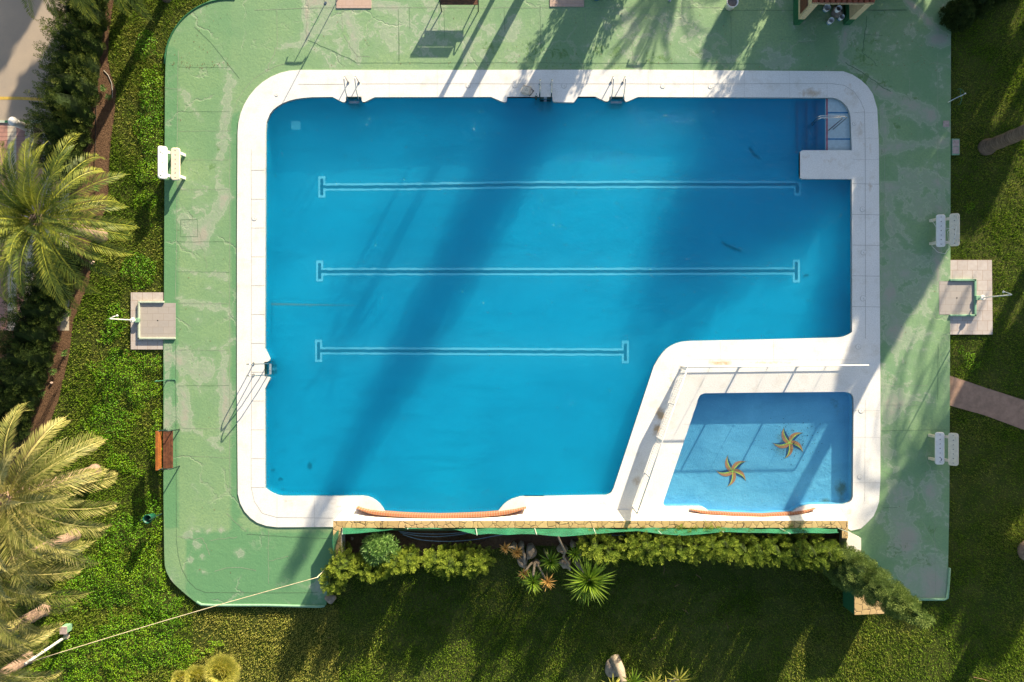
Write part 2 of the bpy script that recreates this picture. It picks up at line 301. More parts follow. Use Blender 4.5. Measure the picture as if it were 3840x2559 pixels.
def seglist(lst):       # soft streaks along segments (x1,y1,x2,y2,w,s)
    def f(X, Y):
        x = X*100+1920; y = 1279.5-Y*100; r_ = np.zeros(X.shape)
        for (x1, y1, x2, y2, w_, st) in lst:
            t = np.clip(((x-x1)*(x2-x1)+(y-y1)*(y2-y1))/((x2-x1)**2+(y2-y1)**2), 0, 1); d = np.hypot(x-x1-t*(x2-x1), y-y1-t*(y2-y1)); r_ = np.maximum(r_, st*np.exp(-(d/w_)**2))
        return r_
    return f
def fmax(*fs): return lambda X, Y: np.maximum.reduce([f(X, Y) for f in fs])

# ------------------------------------------------------------------ outlines (picture units)
COPE = arc(1120, 500, 228, 236, 90, 180, 10)+[(890, 900), (890, 1500), (893, 1852), (902, 1888), (918, 1918), (940, 1942), (965, 1960), (1000, 1972), (1040, 1977), (1250, 1976), (3170, 1976),
        (3190, 1990), (3227, 1982), (3248, 1963), (3274, 1936), (3285, 1912), (3295, 1881), (3300, 1800), (3300, 1500), (3297, 1000), (3294, 522), (3288, 408), (3272, 355), (3252, 325), (3227, 302), (3195, 281), (3161, 269), (2400, 263), (1700, 264)]
POOL = [(997, 500), (1000, 460), (1013, 429), (1025, 413), (1042, 400), (1060, 389), (1082, 380), (1108, 373), (1135, 369), (1170, 366), (1247, 365), (1284, 384), (1292, 385), (1297, 380), (1298, 364), (1356, 364), (1357, 378), (1361, 384), (1368, 384), (1406, 366),
        (1841, 365), (1886, 384), (1894, 385), (1900, 381), (1902, 365), (2072, 365), (2072, 379), (2077, 384), (2150, 386), (2155, 382), (2167, 364), (2232, 364), (2270, 382), (2278, 382), (2284, 377), (2285, 364), (2341, 364), (2342, 378), (2347, 383), (2353, 382), (2392, 365),
        (3120, 368), (3133, 370), (3150, 378), (3163, 388), (3175, 402), (3183, 418), (3188, 438), (3190, 480), (3193, 565), (3010, 565), (3002, 568), (2999, 575), (2999, 662), (3001, 669), (3008, 672), (3193, 673), (3194, 1246), (3180, 1256), (3165, 1262), (3145, 1266), (2880, 1273), (2640, 1278), (2590, 1279),
        (2557, 1282), (2535, 1288), (2516, 1297), (2498, 1309), (2483, 1325), (2468, 1345), (2451, 1374), (2300, 1832), (2293, 1845), (2285, 1852), (2272, 1857), (2040, 1861), (1966, 1861), (1948, 1863), (1935, 1867), (1919, 1872), (1904, 1880), (1893, 1888), (1884, 1897), (1867, 1918),
        (1820, 1922), (1760, 1925), (1650, 1928), (1540, 1925), (1490, 1922), (1443, 1918), (1436, 1905), (1426, 1892), (1412, 1879), (1396, 1869), (1380, 1863), (1363, 1860), (1060, 1861), (1042, 1858), (1025, 1851), (1009, 1842), (995, 1831), (994, 1460), (1012, 1424), (1013, 1418), (1009, 1414), (993, 1412), (992, 1358), (1004, 1357), (1011, 1353), (1013, 1346), (994, 1307)]
KIDS = [(2614, 1508), (2617, 1496), (2622, 1486), (2630, 1479), (2642, 1475), (2900, 1472), (3165, 1470), (3180, 1472), (3190, 1477), (3197, 1485), (3200, 1497), (3197, 1862), (3192, 1876), (3182, 1885), (3162, 1892), (3040, 1893), (3020, 1896), (3007, 1899), (2994, 1904), (2982, 1911), (2968, 1921),
        (2860, 1928), (2750, 1924), (2657, 1918), (2649, 1909), (2638, 1903), (2627, 1899), (2616, 1898), (2500, 1899), (2493, 1898), (2487, 1891), (2487, 1884), (2489, 1877)]
DECK = [(755, 2272), (727, 2254), (697, 2230), (669, 2205), (652, 2189), (637, 2170), (624, 2145), (618, 2120), (616, 2080), (613, 1860), (613, 1270), (659, 1269), (659, 1137), (615, 1137), (617, 640), (619, 300), (621, 235), (629, 171), (639, 138), (653, 110), (672, 84), (694, 61), (730, 32), (775, 8), (830, -18), (900, -35), (1000, -45), (1000, -600), (3700, -600), (3620, -20), (3568, 100),
        (3566, 139), (3564, 1054), (3521, 1056), (3521, 1180), (3563, 1182), (3562, 1500), (3560, 1900), (3553, 2246), (3170, 2246), (3170, 2010), (3150, 2000), (3150, 1990), (1290, 1990), (1290, 2071), (1240, 2150), (1222, 2270), (1210, 2275), (1000, 2272)]
LAWNZ = -.1

# deck
wearf = fmax(seglist([(690, 340, 750, 450, 18, .5), (840, 240, 870, 330, 25, .5), (858, 330, 835, 520, 22, .6), (830, 520, 830, 700, 30, .5), (850, 740, 745, 900, 30, .85), (670, 800, 740, 900, 30, .5), (670, 1010, 850, 1040, 18, .55), (680, 1130, 850, 1160, 22, .55), (675, 1330, 700, 1560, 30, .6), (840, 1330, 850, 1600, 20, .7), (690, 1590, 830, 1680, 22, .5), (625, 1300, 625, 1610, 20, .6),
        (1150, 0, 1150, 150, 14, .8), (1040, 180, 1140, 160, 10, .55), (1000, 270, 1040, 220, 12, .6), (1300, 60, 1340, 220, 20, .55), (1165, 5, 1500, 30, 22, .7), (3050, 20, 3190, 200, 14, .2),
        (3175, 110, 3150, 220, 10, .7), (3150, 220, 3290, 320, 14, .6), (3290, 330, 3500, 430, 30, .7), (3400, 0, 3530, 130, 12, .9), (3300, 560, 3560, 530, 22, .55), (3310, 400, 3320, 560, 12, .6), (3320, 700, 3560, 690, 28, .55), (3300, 1020, 3400, 1030, 30, .6), (3512, 900, 3515, 1050, 12, .7), (3340, 780, 3340, 1200, 26, .45)]),
        blobs([(1200, 110, 110, 100, .38), (1430, 110, 120, 110, .42), (1600, 120, 200, 100, .36), (1900, 130, 120, 80, .33), (2330, 150, 140, 110, .3), (2560, 110, 130, 80, .3), (760, 1400, 90, 120, .42), (760, 800, 80, 200, .3), (640, 2200, 30, 90, .35), (3430, 720, 110, 110, .45), (3340, 1000, 60, 160, .4), (3360, 1230, 45, 80, .75), (3430, 1100, 80, 200, .33),
        (3350, 1520, 70, 60, .7), (3370, 1860, 55, 60, .75), (3490, 1850, 35, 50, .75), (3390, 2010, 60, 70, .95), (3500, 2170, 60, 100, .75), (3420, 2170, 110, 60, .5), (3320, 1690, 40, 60, .5), (3520, 150, 45, 30, 1.15), (2950, 230, 90, 30, .45), (2900, 200, 40, 30, .5), (760, 2150, 40, 20, .5), (1200, 2200, 40, 30, .8), (830, 1985, 18, 12, .9), (700, 2010, 18, 14, .7), (745, 2045, 20, 16, .8), (715, 2105, 12, 14, .8), (760, 2088, 14, 14, .7), (900, 2074, 20, 20, .7), (1140, 2090, 14, 14, .7)]))
algf = blobs([(1080, 185, 30, 20, .5), (1130, 190, 60, 12, .4), (1840, 180, 40, 35, .62), (2000, 190, 80, 60, .5), (2100, 200, 80, 50, .55), (2240, 190, 50, 40, .6), (2310, 190, 30, 45, .65), (2450, 220, 100, 40, .5), (2620, 200, 60, 40, .45), (2750, 250, 120, 8, .35), (1680, 250, 80, 7, .5), (2200, 250, 300, 7, .42), (760, 1080, 50, 40, .42), (790, 640, 50, 60, .4),
        (3240, 220, 60, 60, .55), (3230, 290, 70, 30, .6), (3200, 160, 30, 60, .45), (3310, 320, 50, 30, .55), (3270, 150, 40, 30, .5), (3290, 50, 40, 25, .5), (3360, 470, 30, 60, .42), (3310, 560, 20, 70, .45), (3400, 370, 60, 20, .5), (3330, 1420, 60, 25, .5), (3360, 2060, 60, 50, .5), (3460, 2100, 60, 40, .5), (3490, 1990, 30, 25, .5), (830, 280, 40, 30, .4), (820, 560, 20, 40, .45)])
def freshf(X, Y):
    x = X*100+1920; y = 1279.5-Y*100
    a = ((x > 862) & (x < 900) & (y > 420) & (y < 1990)) | ((x < 667) & (y > 180) & (y < 1980)) | ((y > 1990) & (x > 700) & (x < 1260))
    return np.where(a, .75, np.where((x < 870) & (y < 600), .25, np.where(x > 3000, .12, 0.)))+0*x
_wf = wearf
wearf = lambda X, Y: _wf(X, Y)+np.where(X > 13.2, .24, np.where((X < -10.2) & (Y > -6), .10, np.where((Y > 10) & (X > -8), .20, .05)))
deck = cdt('pool_deck', ring(DECK), [ring(COPE)], .14, 0, 'deck_paint', {'wear': wearf, 'alg': algf, 'fresh': freshf}, skirt=-.3); tag(deck, kind='structure')
jm = MB()
def L(pts, w=.014, mi=0, z=.004): jm.strip([(wx(x), wy(y)) for x, y in pts], w, z, mi)
def wob(x1, y1, x2, y2, a=3, n=9, s=0):
    rr = random.Random(int(x1*7+y1*13+x2+s)); o = 0; out = []
    for i in range(n+1):
        t = i/n; o = .6*o+rr.uniform(-a, a); dx, dy = x2-x1, y2-y1; l = math.hypot(dx, dy); out.append((x1+dx*t-dy/l*o, y1+dy*t+dx/l*o))
    return out
L(wob(668, 190, 660, 1130, 1, 30), .016, 1); L(wob(659, 1270, 661, 2020, 1, 26), .016, 0); L([(661, 2020), (668, 2080), (680, 2130), (705, 2178), (735, 2208), (770, 2222), (1000, 2224), (1190, 2223)], .016, 0)
for y in (253, 418, 493, 602, 713, 907, 1019, 1138, 1313, 1448, 1605, 1710): L(wob(668, y, 860, y+random.uniform(-3, 8), 1.2), .009, random.choice((0, 1, 1)))
L(wob(862, 540, 862, 1850, .8, 30), .016, 1); L(arc(1120, 500, 258, 266, 95, 180, 12)[::-1], .012, 1)
L(wob(955, 39, 1160, 30, .8), .014, 1); L(wob(1160, 30, 2700, 29, .8, 40), .014, 1); L(wob(2700, 40, 3400, 38, .8, 20), .014, 0); L(wob(1340, 237, 2050, 236, .7, 20), .012, 0); L(wob(2050, 236, 2860, 240, 1.2, 20), .012, 0)
for x, y0, y1 in ((1038, 40, 190), (1494, 35, 230), (1535, 30, 110), (1665, 30, 150), (2025, 20, 180), (2195, 50, 120), (2370, 40, 230), (2740, 60, 220), (1890, 30, 120), (1282, 40, 120)): L(wob(x, y0, x+3, y1, .8), .013, random.choice((0, 1)))
L([(728, 100), (790, 160), (850, 235), (898, 295)], .016, 0); L(wob(1155, 150, 1340, 236, 3, 12), .02, 0); L(wob(1155, 10, 1148, 150, 3, 12), .02, 1); L(wob(1038, 180, 1000, 270, 4, 12), .02, 1)
L(wob(1290, 130, 1345, 236, 4, 12), .02, 1); L(wob(1340, 210, 1390, 212, 2), .014, 1); L(wob(1495, 120, 1495, 230, 1), .012, 0)
L(wob(3170, 235, 3340, 345, 3, 14), .025, 0); L(wob(3250, 60, 3235, 200, 3, 10), .025, 0); L(wob(3235, 200, 3290, 250, 4, 10), .02, 0); L(wob(3235, 130, 3310, 135, 2), .015, 0); L(wob(3260, 38, 3400, 40, 1), .02, 0)
L(wob(3316, 520, 3318, 900, 1, 12), .013, 1); L(wob(3516, 200, 3516, 680, 1, 20), .013, 1); L(wob(3411, 290, 3411, 380, 1), .012, 1); L(wob(3518, 1290, 3518, 1500, 1), .013, 0); L(wob(3302, 1448, 3480, 1446, 1), .012, 1); L(wob(3302, 1520, 3450, 1519, 1), .012, 1); L(wob(3302, 1615, 3560, 1612, 1), .012, 0); L(wob(3310, 1767, 3420, 1820, 3), .014, 1); L(wob(3310, 1905, 3365, 1904, 1), .015, 0); L(wob(3330, 2030, 3490, 2030, 1), .012, 1); L(wob(3300, 950, 3510, 955, 3), .012, 1); L(wob(3505, 1950, 3508, 2240, 1, 14), .013, 1)
L(wob(665, 2012, 760, 2020, 4, 10), .018, 1); L(wob(760, 2020, 790, 2080, 4, 8), .018, 1); L(wob(790, 2030, 890, 2015, 3, 10), .014, 1); L([(805, 2143), (850, 2130), (900, 2128), (960, 2140)], .016, 1); L(wob(850, 1925, 925, 1995, 2, 8), .014, 1); L(wob(1005, 1990, 1008, 2190, 2), .012, 1); L(wob(925, 2005, 1250, 2020, 2, 12), .013, 0); L(wob(1010, 2105, 1080, 2085, 2), .013, 1); L(wob(745, 860, 780, 1005, 6, 12), .012, 1)
L([(678, 825), (740, 824), (742, 888), (676, 888), (678, 825)], .016, 0); L(wob(617, 330, 667, 335, 1), .012, 1)
jm.build('crack_line', ['joint_dark', 'joint_light'], deck)
km = MB()     # rounded raised lip round the open deck edges
def lip(pts, r=.04): km.tube([G(x, y, .012) for x, y in pts], r, 8)
lip([(738, 2257), (757, 2268), (800, 2270), (1000, 2270), (1195, 2275), (1218, 2272)], .05); lip([(3560, 2130), (3552, 2243), (3540, 2248), (3340, 2248)], .05)
km.build('edge_lip', 'kerb_green', deck, smooth=True)
lm = MB(); lm.tube([G(x, y, .0) for x, y in arc(860, 240, 243, 243, 85, 180, 14)], .035, 8); lm.build('edge_lip', 'deep_green_paint', deck, smooth=True)

# coping
stf = fmax(blobs([(2700, 1363, 60, 14, .75), (2900, 1362, 120, 10, .6), (3080, 1352, 60, 8, .4), (2476, 1555, 22, 30, .95), (2462, 1610, 18, 28, .95), (2385, 1805, 18, 22, .75), (2520, 1425, 14, 30, .6), (3040, 350, 60, 22, .62), (3180, 340, 30, 30, .45), (3230, 500, 30, 80, .35), (3262, 700, 10, 28, .55), (3265, 960, 10, 60, .4), (3263, 560, 7, 40, .45), (1085, 1880, 26, 10, .6), (1280, 1905, 30, 12, .5), (1250, 1890, 14, 10, .45), (3020, 590, 30, 22, .4), (3110, 600, 40, 30, .35), (2440, 1450, 12, 12, .4), (3240, 1500, 22, 30, .4), (2500, 1700, 10, 16, .45), (2300, 1890, 200, 12, .35), (2100, 1910, 80, 12, .4), (1040, 400, 40, 30, .3), (2950, 1880, 100, 10, .3), (3190, 1920, 20, 14, .5)]))
cope = cdt('pool_coping', ring(COPE), [ring(POOL), ring(KIDS)], .12, .035, 'coping_white', {'stain': stf}, skirt=-.12); tag(cope, kind='structure')
jm = MB(); zc = .039
L(wob(1120, 318, 1297, 317, .5), .012, 0, zc); L(wob(1356, 316, 3120, 316, .5, 40), .012, 0, zc); L([(3120, 316), (3165, 322), (3200, 345), (3225, 380), (3240, 415), (3243, 560), (3244, 1270)], .013, 0, zc); L(wob(944, 560, 944, 1830, .6, 40), .012, 0, zc); L([(944, 1830), (955, 1880), (985, 1925), (1040, 1940), (1250, 1943)], .013, 0, zc); L(wob(2590, 1350, 3200, 1350, .6, 20), .007, 0, zc); L(wob(3244, 1500, 3240, 1880, .5), .007, 0, zc)
for y in range(640, 1840, 108): L([(944, y), (994, y)], .013, 0, zc)
for y in range(690, 1260, 115): L([(3194, y), (3297, y+2)], .013, 0, zc)
for x in (1460, 1640, 1800, 2430, 2600, 2790, 2960): L([(x, 265), (x, 366)], .005, 0, zc)
for y in (425, 520, 600, 1540, 1640, 1810): L([(3198, y), (3298, y)], .006, 0, zc)
for a in ((2700, 1282, 2700, 1350), (2900, 1276, 2900, 1350), (2500, 1450, 2550, 1467), (3100, 317, 3100, 366), (3243, 420, 3198, 425), (1040, 1862, 1040, 1976), (1180, 1862, 1180, 1976), (2560, 1590, 2590, 1594), (2520, 1700, 2556, 1708)): L([a[:2], a[2:]], .006, 0, zc)
jm.build('joint_line', ['joint_grey'], cope)

# pools
FL = [(1000, 370), (2999, 370)]
def floorz(X, Y):
    x = X*100+1920; y = 1279.5-Y*100; u = np.clip((x-1000)/2200, 0, 1); v = np.clip((y-1145)/120, -6.4, 0)/-6.4
    deep = -1.0+.38*u; return (-.62-.12*(1-u))*(1-v**.55)+deep*v**.55
grime = fmax(blobs([(3185, 900, 18, 400, .55), (3170, 1240, 60, 22, .6), (1040, 1700, 20, 18, .85), (1050, 1790, 16, 10, .9), (1163, 1745, 12, 14, .9), (1300, 690, 10, 8, .8), (2580, 440, 14, 20, .4), (2740, 400, 60, 20, .45), (2900, 640, 18, 18, .4), (2870, 1050, 60, 8, .35), (2330, 1420, 50, 60, .35), (1800, 1370, 60, 30, .36), (1650, 1380, 70, 30, .36), (1480, 850, 40, 12, .42), (1490, 855, 12, 8, .7), (1020, 1240, 20, 60, .4), (3100, 760, 60, 30, .4), (2250, 1000, 200, 30, .22), (1500, 1100, 300, 60, .15), (1140, 560, 40, 18, .2)]),
        seglist([(2708+2, 552, 2849, 596, 2.2, .0), (1350, 900, 1600, 880, 8, .25)]))
pr = ring(POOL); basin = cdt('pool_basin', pr, [], .2, floorz, 'pool_tile', {'grime': grime}, skirt=.03); tag(basin, kind='structure')
wat = cdt('pool_water', pr, [], 1.2, -.10, 'pool_water'); tag(wat, kind='structure')
def fz(x, y): return float(floorz(np.array([x]), np.array([y]))[0])+.004
def FP(x, y):                                   # ground point of a floor mark seen at x,y
    z = -.7
    for _ in range(4): z = fz(wx(x, z), wy(y, z))
    return wx(x, z), wy(y, z)
def lane(xl, xr, pts, bl, br):
    def dense(ps):
        o = []
        for (a, b) in zip(ps, ps[1:]):
            n = max(1, int(math.hypot(b[0]-a[0], b[1]-a[1])//11))
            for i in range(n): t = i/n; o.append(FP(a[0]+(b[0]-a[0])*t, a[1]+(b[1]-a[1])*t+random.uniform(-1.3, 1.3)))
        o.append(FP(*ps[-1])); return o
    m = MB()
    m.strip(dense(pts), .28, lambda x, y: fz(x, y)+.004, 0)
    for bx, y0, y1 in (bl, br): m.strip(dense([(bx, y0-2), (bx, y1+2)]), .27, lambda x, y: fz(x, y)+.008, 0)
    m.strip(dense([(bl[0], pts[0][1])]+pts[1:-1]+[(br[0], pts[-1][1])]), .11, lambda x, y: fz(x, y)+.014, 1)
    for bx, y0, y1 in (bl, br): m.strip(dense([(bx, y0+8), (bx, y1-8)]), .11, lambda x, y: fz(x, y)+.018, 1)
    m.build('lane_marking', ['lane_white', 'lane_dark'], basin)
lane(0, 0, [(1216, 702), (1500, 701), (1900, 694), (2400, 692), (2982, 693)], (1207, 664, 740), (2990, 683, 733))
lane(0, 0, [(1207, 1019), (2000, 1019), (2977, 1017)], (1199, 980, 1054), (2986, 977, 1058))
lane(0, 0, [(1204, 1316), (1700, 1318), (2336, 1321)], (1195, 1277, 1356), (2345, 1281, 1361))
m = MB(); q = [FP(1018+i*16, 1141+i*.25) for i in range(22)]
vs = []; 
for i, (x, y) in enumerate(q): w_ = .045*(1-i/21)+.002; vs += [(x, y+w_, fz(x, y)+.006), (x, y-w_, fz(x, y)+.006)]
m.add(vs, [(2*i, 2*i+1, 2*i+3, 2*i+2) for i in range(21)]); m.build('floor_seam', 'rust_line', basin)
m = MB(); a, b = FP(1092, 455), FP(1127, 486); m.box(((a[0]+b[0])/2, (a[1]+b[1])/2, fz(*a)+.02), (.36, .34, .03), bev=.03); m.build('drain_grate', 'lane_white', basin)
m = MB(); zt = -.09
m.box((wx(3150), wy(467), -.58), (1.02, 2.0, .98), mi=0)
for i, (x0, x1, z1) in enumerate(((3062, 3099, -.30), (3024, 3062, -.42), (2988, 3024, -.54))): m.box((wx((x0+x1)/2, z1), wy(467), (z1-1.1)/2), ((x1-x0)/100, 1.99, z1+1.1), mi=1)
for x, z1 in ((3101, zt), (3063, -.30), (3025, -.42), (2989, -.54)): m.box((wx(x, z1), wy(467), z1+.006), (.05, 1.985, .012), mi=2)
for y in (421, 520): m.box((wx(3148), wy(y), zt+.004), (.93, .05, .008), mi=3)
m.build('entry_steps', ['shelf_tile', 'step_tile', 'step_edge', 'paint_blue'], basin)
kr = ring(KIDS); kg = blobs([(3160, 1530, 40, 60, .55), (3170, 1840, 30, 45, 1.0), (3110, 1885, 110, 12, .85), (3185, 1600, 14, 160, .4), (2965, 1668, 75, 70, .75), (2900, 1600, 60, 30, .3), (2960, 1750, 80, 14, .4), (3040, 1680, 50, 40, .35), (2490, 1870, 14, 20, .6), (2590, 1790, 16, 40, .3), (2660, 1480, 60, 5, .5), (2740, 1483, 8, 8, .8), (3000, 1485, 200, 8, .35)])
kb = cdt('kids_pool_basin', kr, [], .15, -.42, 'kids_tile', {'grime': kg}, skirt=.03); tag(kb, kind='structure')
kw = cdt('kids_pool_water', kr, [], 1.2, -.08, 'kids_water'); tag(kw, kind='structure')
def star(cx, cy, rr, rot):
    m = MB(); cx, cy = wx(cx, -.42), wy(cy, -.42)
    def arm(a, wl, wr, ln, z, mi, bend=.5, r0=0):
        vs = []; n = 9
        for i in range(n+1):
            t = r0+(1-r0)*i/n; ang = a+bend*t*t; r_ = ln*t; px_, py_ = cx+r_*math.cos(ang), cy+r_*math.sin(ang); w_ = (math.sin(math.pi*min(1, .15+t*.95)))**.8*(1-t*.15)
            nx, ny = -math.sin(ang), math.cos(ang); vs += [(px_+nx*wl*w_, py_+ny*wl*w_, z), (px_-nx*wr*w_, py_-ny*wr*w_, z)]
        m.add(vs, [(2*i, 2*i+1, 2*i+3, 2*i+2) for i in range(n)], mi)
    for q in range(5):
        a = rot+q*2*math.pi/5
        arm(a, .0, .105*rr, rr*.63, -.414, 0, -.45); arm(a, .125*rr, .0, rr*.60, -.410, 1, -.45); arm(a, .012, .022, rr*.60, -.406, 2, -.45)
    m.add([(cx+.05*math.cos(t), cy+.05*math.sin(t), -.402) for t in (0, 1.26, 2.5, 3.77, 5.03)], [(0, 1, 2, 3, 4)], 2)
    return m.build('starfish_mosaic', ['star_navy', 'star_orange', 'star_yellow'], kb)
star(2747, 1767, 1.14, R(128)); star(2960, 1661, 1.14, R(130))
m = MB()
for i in range(150):
    r_ = abs(random.gauss(0, 62)); t = random.uniform(0, 6.28); x, y = 2975+r_*math.cos(t)*1.1, 1665+r_*math.sin(t)
    if not (2620 < x < 3180 and 1500 < y < 1880): continue
    s_ = random.uniform(.008, .03); a = random.uniform(0, 3); X, Y = wx(x, -.4), wy(y, -.4)
    m.add([(X+s_*math.cos(a), Y+s_*math.sin(a), -.397), (X-s_*.5*math.sin(a), Y+s_*.5*math.cos(a), -.397), (X-s_*math.cos(a), Y-s_*math.sin(a), -.397), (X+s_*.5*math.sin(a), Y-s_*.5*math.cos(a), -.397)], [(0, 1, 2, 3)], 0)
tag(m.build('leaf_litter', ['leaf_litter'], None), kind='stuff')
def debris(name, pts, w0, label, zz=.012):
    m = MB(); q = [FP(*p) for p in pts]; m.tube([(x, y, fz(x, y)+zz) for x, y in q], [w0*(.4+.6*math.sin(math.pi*(i+.5)/len(q))) for i in range(len(q))], 6); o = m.build(name, 'leaf_litter'); tag(o, label, 'leaf'); return o
debris('fallen_frond', [(2810, 554), (2822, 574), (2835, 586), (2850, 597)], .055, 'dark curved palm leaf sunk near the entry steps of the big pool')
debris('fallen_frond', [(2706, 908), (2726, 921), (2750, 933), (2780, 942)], .05, 'dark straight palm leaf sunk between the two upper lane lines')
debris('fallen_leaf', [(3014, 1036), (3022, 1032), (3032, 1034)], .04, 'small dark leaf sunk right of the middle lane line end')
def blot(x, y, rx, ry, lab):
    m = MB(); c_ = FP(x, y); n = 14; rr = random.Random(x); z = fz(*c_)+.01
    m.add([(c_[0]+rx/100*math.cos(6.283*i/n)*rr.uniform(.5, 1.1), c_[1]+ry/100*math.sin(6.283*i/n)*rr.uniform(.5, 1.1), z) for i in range(n)], [tuple(range(n))]); tag(m.build('sunken_leaf', 'leaf_litter'), lab, 'leaf')
blot(1163, 1747, 12, 16, 'dark leaf clump on the pool floor, biggest near the lower left corner'); blot(1026, 1763, 9, 7, 'dark leaf against the left pool wall near the corner'); blot(1052, 1797, 13, 7, 'dark wide leaf on the pool floor just above the corner'); blot(1063, 1836, 7, 4, 'small dark leaf lying closest to the lower left pool corner'); blot(1296, 584, 5, 6, 'single dark leaf on the shaded floor below the left ladder')

# ------------------------------------------------------------------ ground around
lawn_hole = ring([(760, 2268), (690, 2215), (640, 2165), (620, 2080), (618, 300), (632, 175), (700, 64), (780, 14), (1010, -30), (1010, -590), (3690, -590), (3610, 0), (3562, 140), (3556, 2240), (3175, 2240), (3175, 1985), (1280, 1985), (1280, 2060), (1225, 2160), (1212, 2268)])
big = [(-260, -260), (260, -260), (260, 260), (-260, 260)]
lawn = cdt('lawn', big, [lawn_hole], 40, LAWNZ-.02, 'lawn_ground'); tag(lawn, kind='structure')
YARD = [(-3000, -3000), (330, -3000), (330, 0), (300, 150), (235, 420), (150, 700), (60, 1100), (0, 1330), (-400, 2600), (-3000, 2600)]
yard = cdt('yard', ring(YARD), [], 5, LAWNZ, 'concrete_yard'); tag(yard, kind='structure')
m = MB(); m.strip([(wx(-2000), wy(366)), (wx(60), wy(366)), (wx(200), wy(373))], .115, LAWNZ+.004); m.build('painted_line', 'yellow_paint', yard)
m = MB(); z0 = LAWNZ
m.box((wx(-200), wy(455), z0+.02), (8, .09, .06), mi=3)
m.box((wx(60), wy(455), z0+.022), (.9, .08, .07), mi=4)
for i in range(-16, 7):
    x0 = 23+i*33; m.box((wx(x0+16.5), wy(850), z0+.01), (.33, 7.8, .012), mi=(1 if i % 2 == 0 else 0))
for j in range(48): m.box((wx(-160), wy(478+j*16), z0+.0175), (7.5, .008, .003), mi=2)
m.build('tiled_terrace', ['tile_pink', 'tile_cream', 'grout', 'kerb_pale', 'deep_green_paint'], yard)
SOIL = [(430, -60), (405, 120), (400, 220), (412, 280), (432, 340), (425, 420), (408, 560), (400, 760), (345, 900), (330, 1060), (270, 1200), (255, 1330), (215, 1500), (170, 1620), (80, 1800), (-60, 2100), (-300, 2700), (-900, 2700), (-300, 1700), (-40, 1300), (60, 1000), (150, 650), (240, 350), (300, 80), (310, -60)]
soil = cdt('soil_bed', ring(SOIL), [], .5, LAWNZ+.012, 'soil'); tag(soil, kind='structure')
SOIL2 = [(1285, 1985), (3150, 1985), (3150, 2060), (2300, 2065), (2200, 2040), (2120, 2050), (1900, 2048), (1830, 2070), (1640, 2090), (1500, 2100), (1280, 2100)]
s2 = cdt('planting_bed', ring(SOIL2), [], .5, LAWNZ+.012, 'soil'); tag(s2, kind='structure')
PATH = [(3562, 1408), (3700, 1455), (3840, 1500), (4600, 1750), (4600, 1860), (3840, 1612), (3700, 1560), (3562, 1521)]
pth = cdt('path', ring(PATH), [], .5, LAWNZ+.03, 'path_pink'); tag(pth, kind='structure')
SL1 = [(489, 1097), (611, 1097), (611, 1137), (524, 1137), (524, 1268), (611, 1268), (611, 1311), (489, 1311)]
sl = cdt('shower_paving', ring(SL1), [], .4, -.03, 'slab_pale', skirt=-.2); tag(sl, kind='structure')
SL2 = [(3566, 975), (3722, 975), (3725, 1255), (3564, 1255), (3564, 1182), (3654, 1182), (3656, 1052), (3565, 1052)]
sl = cdt('shower_paving', ring(SL2), [], .4, -.04, 'slab_pale', skirt=-.2); tag(sl, kind='structure')

# grass blades and clover
CLOV = [(560, 480, 60, 260, 1), (540, 160, 50, 80, .9), (540, 650, 60, 60, .9), (520, 1000, 110, 80, .8), (470, 1020, 60, 50, .7), (560, 1360, 60, 50, 1), (440, 1400, 110, 110, .95), (520, 1470, 90, 70, .9), (400, 1560, 110, 120, .8), (580, 1640, 30, 160, .7), (420, 1230, 70, 90, .7), (570, 1260, 0.1, 1, 0), (480, 2000, 120, 120, .8), (420, 2200, 180, 120, .95), (600, 2260, 80, 60, 1), (500, 2420, 220, 140, 1), (640, 2340, 70, 60, .9), (580, 2150, 50, 90, .85), (300, 2480, 160, 120, .8), (450, 1750, 120, 80, .55), (570, 1950, 40, 160, .7), (3640, 1380, 60, 110, .6), (3640, 800, 60, 60, .4), (3700, 180, 0.1, 1, 0)]
clovf = blobs(CLOV)
def pnoise(x, y, f, seed):
    r_ = np.random.default_rng(seed); n = 256; g = r_.random((n, n)); X = x*f+1000; Y = y*f+1000; i = np.floor(X).astype(int); j = np.floor(Y).astype(int); u = X-i; w = Y-j; u = u*u*(3-2*u); w = w*w*(3-2*w)
    a = g[i % n, j % n]; b = g[(i+1) % n, j % n]; c_ = g[i % n, (j+1) % n]; d = g[(i+1) % n, (j+1) % n]
    return (a*(1-u)+b*u)*(1-w)+(c_*(1-u)+d*u)*w
def lawn_pts(n):
    x = rng.uniform(-21, 21, n); y = rng.uniform(-14.5, 14.5, n)
    ok = ~inpoly(x, y, ring(DECK)) & ~inpoly(x, y, ring(YARD))
    for r_ in (ring(SOIL), ring(PATH), ring([(486, 1094), (615, 1094), (615, 1314), (486, 1314)]), ring([(3560, 972), (3726, 972), (3728, 1258), (3560, 1258)]), ring([(1270, 1900), (3175, 1900), (3175, 2045), (2150, 2040), (1830, 2050), (1500, 2085), (1270, 2085)]), ring(COPE)): ok &= ~inpoly(x, y, r_)
    return x[ok], y[ok]
def nz(x, y): return .5*pnoise(x, y, .7, 1)+.3*pnoise(x, y, 2.3, 2)+.2*pnoise(x, y, 6, 3)
x, y = lawn_pts(1500000); d = nz(x, y); cl = clovf(x, y)
keep = rng.random(len(x)) < np.clip(.25+1.3*(d-.25), .15, 1)*np.where(cl > .6, .3, 1); x, y, d, cl = x[keep], y[keep], d[keep], cl[keep]
n = len(x); a = rng.uniform(0, 6.283, n); h_ = rng.uniform(.035, .085, n)*(.75+.5*d); lean = rng.uniform(.005, .06, n); la = rng.uniform(0, 6.283, n); w_ = rng.uniform(.007, .016, n)
